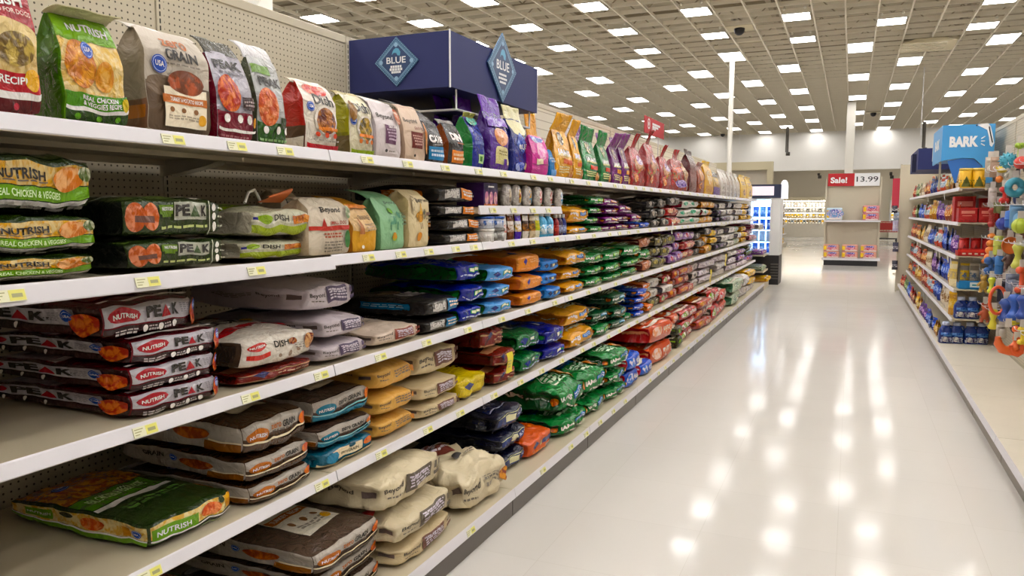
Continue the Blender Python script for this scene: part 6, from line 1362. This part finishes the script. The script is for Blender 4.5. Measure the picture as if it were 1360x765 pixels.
link('lettering', extr_text('Sale!', .44, .17, WHP, 'lettering_sale', bold=.035), s, (-.37, .277, 2.43))
s = link('price_card', (lambda b: (b.box(.042, .7, .28, .295, 2.26, 2.62), b.mesh('price_card', WHP, False))[1])(MB()), e)
link('lettering', extr_text('13.99', .56, .15, BLACK, 'lettering_price', bold=.01), s, (.375, .277, 2.45))
def wipe_pack(w, d, h, v):
    b = MB(); b.box(-w/2, w/2, -d/2, d/2, 0, h, ['#d8a89a', '#cfe0ec', '#dca0a0'][v], bev=.025)
    b.lathe([(0, -.001), (h*.34, -.001)], 18, (.05*w, -d/2-.001, h*.55), 'y', ['#b83a54', '#4a94c8', '#b02a44'][v], '#e0c0c8', sc=(1.9, 1, 1)); b.box(-w*.48, -w*.3, -d/2-.0016, -d/2, h*.2, h*.8, '#e0b83c'); b.box(-w*.2, w*.3, -d/2-.0026, -d/2-.001, h*.62, h*.86, '#3a3a9a', '#d8d8ec'); b.box(-w*.3, w*.45, -d/2-.0016, -d/2, h*.06, h*.2, '#ece0dc')
    return b.mesh('boxed_pack', FILM, False)
WP = [wipe_pack(.42, .3, .19, 0), wipe_pack(.42, .3, .36, 1), wipe_pack(.42, .3, .21, 2)]
def wp(v, x, y, z, lab, rz=0, g=None): o = link('boxed_pack', WP[v], None, (x, 24+y, z+.001), (0, 0, rz)); tag(o, lab, 'boxed pack', g)
wp(1, -.45, .12, 1.285-.009, 'pale blue and white pack on the upper shelf of the end display')
wp(2, .5, .12, 1.276, 'lower of two rose packs on the upper shelf of the end display', 0, 'rose packs'); wp(2, .5, .12, 1.488, 'upper of two rose packs on the upper shelf of the end display', .04, 'rose packs')
for i, x in enumerate((-.48, .0, .48)):
    nm = ['west side', 'middle', 'east side'][i]
    wp(0, x, -.08, .211, f'rose pack in the lower layer on the base deck, {nm}', 0, 'rose packs'); wp(0, x*1.02, -.07, .402, f'rose pack in the upper layer on the base deck, {nm}', rnd.uniform(-.06, .06), 'rose packs')

# ------------------------------------------------------------------ drinks cooler and the angled end shelves
e = bpy.data.objects.new('drinks_cooler', None); COL.objects.link(e); cx0, cx1, cyf = -2.0, -1.355, 16.95; e.location = (cx0, cyf, 0); tag(e, 'upright glass-door drinks cooler with lit shelves at the end of the dog food wall', 'cooler')
W_ = cx1-cx0; CW = mat('cooler_white', '#d8d8d6', .4); CB = mat('cooler_black', '#1b1a1c', .4); CN = mat('cooler_navy', '#1c2444', .4)
b = MB(); b.box(0, W_, .02, .72, .0, .62); link('base_cabinet', b.mesh('base_cabinet', CB, False), e)
b = MB()
for k in range(6): b.box(W_-.16, W_+.004, .0, .02, .12+.06*k, .145+.06*k)
link('vent_slats', b.mesh('vent_slats', mat('vent_grey', '#55524f', .5), False), e)
b = MB(); b.box(0, .04, .02, .72, .62, 1.82); b.box(.04, W_-.17, .68, .72, .62, 1.82); b.box(W_-.17, W_, .02, .72, .62, 1.82); b.box(0.04, W_-.17, .02, .68, .62, .66); b.box(.04, W_-.17, .02, .68, 1.79, 1.82); link('cabinet', b.mesh('cabinet', CW, False), e)
LITB = mat('cooler_lit_back', '#cfe4f4', .5, emit='#c4e2ff', estr=7); b = MB(); b.box(.04, W_-.17, .66, .68, .66, 1.79); link('lit_back', b.mesh('lit_back', LITB, False), e)
b = MB(); b.box(.045, .06, .03, .05, .68, 1.78); b.box(W_-.2, W_-.185, .03, .05, .68, 1.78); link('lamp', b.mesh('lamp', mat('cooler_lamp', '#ffffff', .4, emit='#d4e8ff', estr=40), False), e)
GLS = bpy.data.materials.new('door_glass'); GLS.use_nodes = True; gb = GLS.node_tree.nodes['Principled BSDF']; gb.inputs['Transmission Weight'].default_value = 1; gb.inputs['Roughness'].default_value = .02; gb.inputs['Base Color'].default_value = (.85, .95, 1, 1); gb.inputs['IOR'].default_value = 1.1
b = MB(); b.box(.05, W_-.18, .0, .012, .64, 1.8); d = link('door', b.mesh('door', GLS, False), e); b = MB(); b.box(.03, .06, -.005, .02, .62, 1.82); b.box(W_-.2, W_-.17, -.005, .02, .62, 1.82); link('door_frame', b.mesh('door_frame', CW, False), d)
for z in (.9, 1.15, 1.42): b = MB(); b.box(.045, W_-.175, .1, .66, z, z+.012); link('wire_shelf', b.mesh('wire_shelf', CN, False), e)
b = MB(); b.box(-.0, W_, .0, .7, 1.82, 2.1); link('header', b.mesh('header', CN, False), e); b = MB(); b.box(.06, W_-.14, -.008, 0, 1.87, 2.06); link('header_panel', b.mesh('header_panel', mat('header_pink', '#d8ccd4', .4, emit='#e8dce8', estr=.5), False), e)
b = MB(); n = 14; b.prism([(W_-.02, 1.8), (W_+.13, 1.8), (W_+.13, 2.05)]+[(W_+.055+.075*math.cos(a*math.pi/n), 2.05+.14*math.sin(a*math.pi/n)) for a in range(1, n)]+[(W_-.02, 2.05)], .1, .14); link('topper', b.mesh('topper', mat('topper_lit', '#f0f0f4', .4, emit='#f4f6ff', estr=.9), False), e)
for k, z in enumerate((.66, .912, 1.162, 1.432)):
    for i in range(3):
        c = ['#3a5aa8', '#c8d8ec', '#2a4a98', '#7aa0d0', '#d8e0ec', '#4a6ab8'][(k*4+i*3) % 6]
        o = link('drink_pack', pouch_me(c, '#c8d8ec', c, .12, .21, 'drink_pack'), None, (cx0+.13+i*.14, cyf+.3, z+.001), (0, 0, -math.pi/2)); tag(o, f'blue and white pack inside the lit cooler, {["lowest", "second lowest", "third", "top"][k]} shelf, {["dog food side", "middle", "aisle side"][i]}', 'pack', f'packs in the cooler, shelf {k}')
# end shelves that turn the corner between the last bay and the cooler
e = bpy.data.objects.new('corner_shelf_unit', None); COL.objects.link(e); e.location = (-2.45, 15.74, 0); tag(e, 'small shelves between the dog food wall and the drinks cooler', 'shelving')
b = MB(); b.box(0, .02, 0, 1.0, .1, 2.3); link('back_panel', b.mesh('back_panel', BEIGE, False), e)
b = MB(); b.box(0, .93, 0.005, .98, .12, .14); b.box(.9, .93, .005, .98, .0, .12); link('base_deck', b.mesh('base_deck', SHELFM, False), e)
for z in (.36, .68, 1.2): b = MB(); xe = .8 if z > 1 else .9; b.box(.02, xe, .02, .95, z-.02, z); b.box(xe, xe+.007, .02, .95, z-.03, z+.006); link('shelf', b.mesh('shelf', SHELFM, False), e)
for i, (x, z, c, nm, s_) in enumerate(((-1.8, .36, 'sage', 'sage green', .8), (-1.8, .68, 'violet', 'violet and white', .8), (-1.8, 1.2, 'ash', 'pale grey', .7), (-1.7, .14, 'gold', 'gold yellow', 1))):
    for j in range(2):
        kd = K[c]; o = put(c, j, (x+.15+(.0 if z > 1 else .08), 16.0+j*.42, z+.002), 0, (.75, .38/kd.W, .1/kd.h)); tag(o, f'{nm} bag on the small corner shelves, {["nearer the dog food wall", "nearer the cooler"][j]}, {["lower", "middle", "upper", "base"][i]} level', 'bag', 'bags on the corner shelves')

# ------------------------------------------------------------------ beyond: shelves, chilled cases, red kiosk sign, trolley
def back_gondola():
    e = bpy.data.objects.new('gondola_bay', None); COL.objects.link(e); p0 = at_z(1037, 325, 0); e.location = (-2.6, 27.5, 0); tag(e, 'beige grocery shelving far down the aisle beyond the drinks cooler', 'shelving')
    L = 9.0
    b = MB(); b.box(-.5, -.46, 0, L, .1, 2.0); link('back_panel', b.mesh('back_panel', BEIGE, False), e)
    b = MB(); b.box(-.5, .0, 0, L, .0, .14); link('base_deck', b.mesh('base_deck', SHELFM, False), e)
    for z in (.55, .93, 1.28, 1.62): b = MB(); b.box(-.46, -.05, 0, L, z-.03, z); b.box(-.05, -.043, 0, L, z-.035, z+.008); link('shelf', b.mesh('shelf', STRIP, False), e)
    cols = [['#8a9a3c', '#c85a3c', '#d8a83c', '#5a7a3c'], ['#d8b05c', '#c89a4c', '#b87a3c'], ['#c8b88a', '#d8d0b8', '#a8906a'], ['#b8b0a8', '#8a8a90', '#d0c8bc', '#a87a5a'], ['#9a948c', '#c8c0b4', '#7a8a94']]
    for s, z in enumerate((.14, .55, .93, 1.28, 1.62)):
        y = .1; gi = 0
        while y < L-.5:
            c = rnd.choice(cols[s]); h = rnd.uniform(.18, .27); 
            me = GB.setdefault((c, s), grocery(c, '#e0d8c8'))
            o = link('grocery_pack', me, None, (-2.7, 27.5+y+.2, z+.001), (0, 0, 0), (1, 2, h/.25)); gi += 1; tag(o, f'grocery pack, {ORDW[gi-1]} along the {["lowest", "second lowest", "middle", "fourth", "uppermost"][s]} level of the far grocery shelving', 'grocery pack', f'packs on the far grocery shelving, level {s}'); y += .5
GB = {}
def grocery(c, c2):
    b = MB(); b.box(-.16, 0, -.11, .11, 0, .25, c, bev=.015); b.box(0, .0015, -.08, .08, .07, .17, c2, c); return b.mesh('grocery_pack', FILM, False)
back_gondola()
def chilled(x0, x1, Y, lab, n):
    e = bpy.data.objects.new('chilled_case', None); COL.objects.link(e); e.location = (x0, Y, 0); w = x1-x0; tag(e, lab, 'chilled case')
    b = MB(); b.box(0, w, 0, .9, 0, .75); b.box(0, w, -.01, 0, .62, .8); link('base_cabinet', b.mesh('base_cabinet', mat('case_cream', '#cfc8b8', .4), False), e)
    b = MB(); b.box(0.05, w-.05, .05, .9, 0, .1); link('kick_plate', b.mesh('kick_plate', CB, False), e)
    b = MB(); b.box(0, w, .8, .9, .75, 2.3); b.box(0, .05, .05, .8, .75, 2.3); b.box(w-.05, w, .05, .8, .75, 2.3); link('cabinet', b.mesh('cabinet', CW, False), e)
    b = MB(); b.box(0, w, -.02, .9, 2.15, 2.36); link('canopy', b.mesh('canopy', CREAMW, False), e)
    b = MB(); b.box(.1, w-.1, .1, .16, 2.11, 2.145); link('lamp', b.mesh('lamp', mat('case_lamp', '#ffffff', .4, emit='#fff4e4', estr=24), False), e)
    for z in (1.12, 1.45, 1.78): b = MB(); b.box(.05, w-.05, .2, .8, z-.03, z); b.box(.05, w-.05, .19, .2, z-.04, z+.01); sh_ = link('shelf', b.mesh('shelf', WHITE, False), e); b = MB(); b.box(.1, w-.1, .21, .23, z-.045, z-.031); link('lamp', b.mesh('lamp', MATS['case_lamp'], False), sh_)
    cols = [['#5a4a34', '#3a4a5a', '#8a7a5a', '#c8a03c'], ['#d8b04c', '#e0dcd4', '#c8a84c'], ['#e4e2dc', '#dcd8d0', '#6a6a60'], ['#e8e6e0', '#d8d4cc', '#9a948c']]
    for s, z in enumerate((.75, 1.12, 1.45, 1.78)):
        x = .14; gi = 0
        while x < w-.15:
            c = rnd.choice(cols[s]); me = GB.setdefault((c, 'm'), carton_me(c)); o = link('milk_carton', me, None, (x0+x, Y+.3, z+.001)); gi += 1; tag(o, f'small carton, {ORDW[gi-1]} along level {["one", "two", "three", "four"][s]} of {n}', 'carton', f'cartons on level {s} of {n}'); x += .17
def carton_me(c):
    b = MB(); b.box(-.06, .06, 0, .12, 0, .2, c, bev=.01); b.prism([(-.06, .2), (.06, .2), (.0, .25)], 0.005, .115, c); b.box(-.045, .045, -.0015, 0, .05, .13, '#eceae4'); return b.mesh('milk_carton', FILM, False)
chilled(-4.4, -1.2, 48.8, 'bright open chilled case of cartons at the far wall', 'the bright open chilled case'); chilled(2.0, 4.6, 48.8, 'chilled case at the far wall past the end display, behind the trolley', 'the chilled case behind the trolley')
for x0, x1 in ((-4.3, -1.3),): pass
p0, p1 = at_y(1187, 237, 20), at_y(1196, 275, 20)
e = bpy.data.objects.new('hanging_sign', None); COL.objects.link(e); e.location = (.86, 21, 0); tag(e, 'dark red vertical sign panel behind the end panel of the treat shelves', 'sign')
a, c = at_y(1186, 237, 21), at_y(1197, 276, 21)
b = MB(); b.box(a.x-.86, c.x-.86, 0, .03, c.z, a.z); link('sign_board', b.mesh('sign_board', mat('crimson_sign', '#a81c34', .45), False), e); b = MB(); b.box(c.x-.86+.005, c.x-.86+.05, .0, .05, 0, a.z+.1); b.box(c.x-.98, c.x-.7, -.1, .15, 0, .03); link('pole', b.mesh('pole', BEIGE, False), e)
# clip strips with small packs on the end panel
for i, (px, py, hh, c, nm) in enumerate(((1186, 278, .14, '#2a2a34', 'black'), (1188, 287, .16, '#8a92a0', 'grey'), (1187, 300, .2, '#b8b0c4', 'pale lilac'), (1187, 328, .18, '#4a4a5a', 'slate'), (1186, 352, .18, '#3a3a44', 'dark grey'))):
    p = at_y(px, py, 16.44); o = link('hanging_pack', pouch_me(c, '#c8c4c8', c, .1, hh), None, (p.x+.03, 16.43, p.z-hh/2), (0, 0, -math.pi/2)); tag(o, f'small {nm} pack hanging on the aisle edge of the end panel', 'pack', 'packs on the end panel')
# red shopping trolley
e = bpy.data.objects.new('shopping_trolley', None); COL.objects.link(e); p = at_z(1178, 321, 0); e.location = (p.x, p.y, 0); e.rotation_euler = (0, 0, .1); tag(e, 'red plastic shopping trolley parked behind the end display', 'trolley')
TRD = mat('trolley_red', '#b02820', .4)
b = MB(); pts = [(-.5, .5), (.5, .5), (.56, 1.0), (-.62, 1.0)]
for i in range(9):
    t = i/8; b.tube([(-.5+t*1.0, -.26, .5), (-.62+t*1.18, -.32, 1.0)], .014, 5); b.tube([(-.5+t*1.0, .26, .5), (-.62+t*1.18, .32, 1.0)], .014, 5)
for z, k in ((.5, 0), (.66, .3), (.84, .66), (1.0, 1)):
    x0_, x1_, y_ = -.5-.12*k, .5+.06*k, .26+.06*k; b.tube([(x0_, -y_, z), (x1_, -y_, z), (x1_, y_, z), (x0_, y_, z)], .018, 6, closed=True)
b.box(-.5, .5, -.25, .25, .49, .51); b.box(-.5, .5, -.335, -.32, .6, .95)
link('basket', b.mesh('basket', TRD, False), e)
b = MB(); b.tube([(-.66, -.3, 1.08), (-.66, .3, 1.08)], .025, 8); b.tube([(-.62, -.3, 1.0), (-.66, -.3, 1.08)], .016, 6); b.tube([(-.62, .3, 1.0), (-.66, .3, 1.08)], .016, 6); link('handle', b.mesh('handle', TRD), e)
b = MB(); b.tube([(-.5, -.24, .5), (-.5, -.24, .14), (.5, -.2, .14), (.5, -.2, .2)], .016, 6); b.tube([(-.5, .24, .5), (-.5, .24, .14), (.5, .2, .14), (.5, .2, .2)], .016, 6); b.box(-.5, .5, -.2, .2, .16, .18); link('chassis', b.mesh('chassis', BLACK), e)
for x in (-.45, .45):
    for y in (-.22, .22): b = MB(); b.lathe([(.0, -.02), (.06, -.02), (.06, .02), (0, .02)], 14, (x, y, .061), 'y'); link('wheel', b.mesh('wheel', BLACK), e)

# ------------------------------------------------------------------ world and view
w = bpy.data.worlds.new('world'); S.world = w; w.use_nodes = True
w.node_tree.nodes['Background'].inputs[0].default_value = (1, .95, .85, 1); w.node_tree.nodes['Background'].inputs[1].default_value = .02
S.view_settings.view_transform = 'Standard'; S.view_settings.look = 'None'; S.view_settings.gamma = 1; S.view_settings.use_curve_mapping = False
S.view_settings.exposure = EXPO
S.cycles.use_denoising = True
S.cycles.max_bounces = 8; S.cycles.diffuse_bounces = 3; S.cycles.glossy_bounces = 3; S.cycles.transmission_bounces = 4
S.cycles.sample_clamp_indirect = 6; S.cycles.caustics_reflective = False; S.cycles.caustics_refractive = False
import OpenImageIO as oiio, numpy as np
b=oiio.ImageBuf('/workdir/render_main.png').get_pixels(oiio.UINT8)
for n,(x,y) in dict(floor=(800,680),floor2=(1130,560),ceil=(860,120),soffit=(1060,205),peg=(380,60),lip=(150,375),deckR=(1320,520),navy=(500,110)).items():
    X,Y=int(x*.753),int(y*.753); print(n,b[Y-3:Y+4,X-3:X+4,:3].reshape(-1,3).mean(0).round())
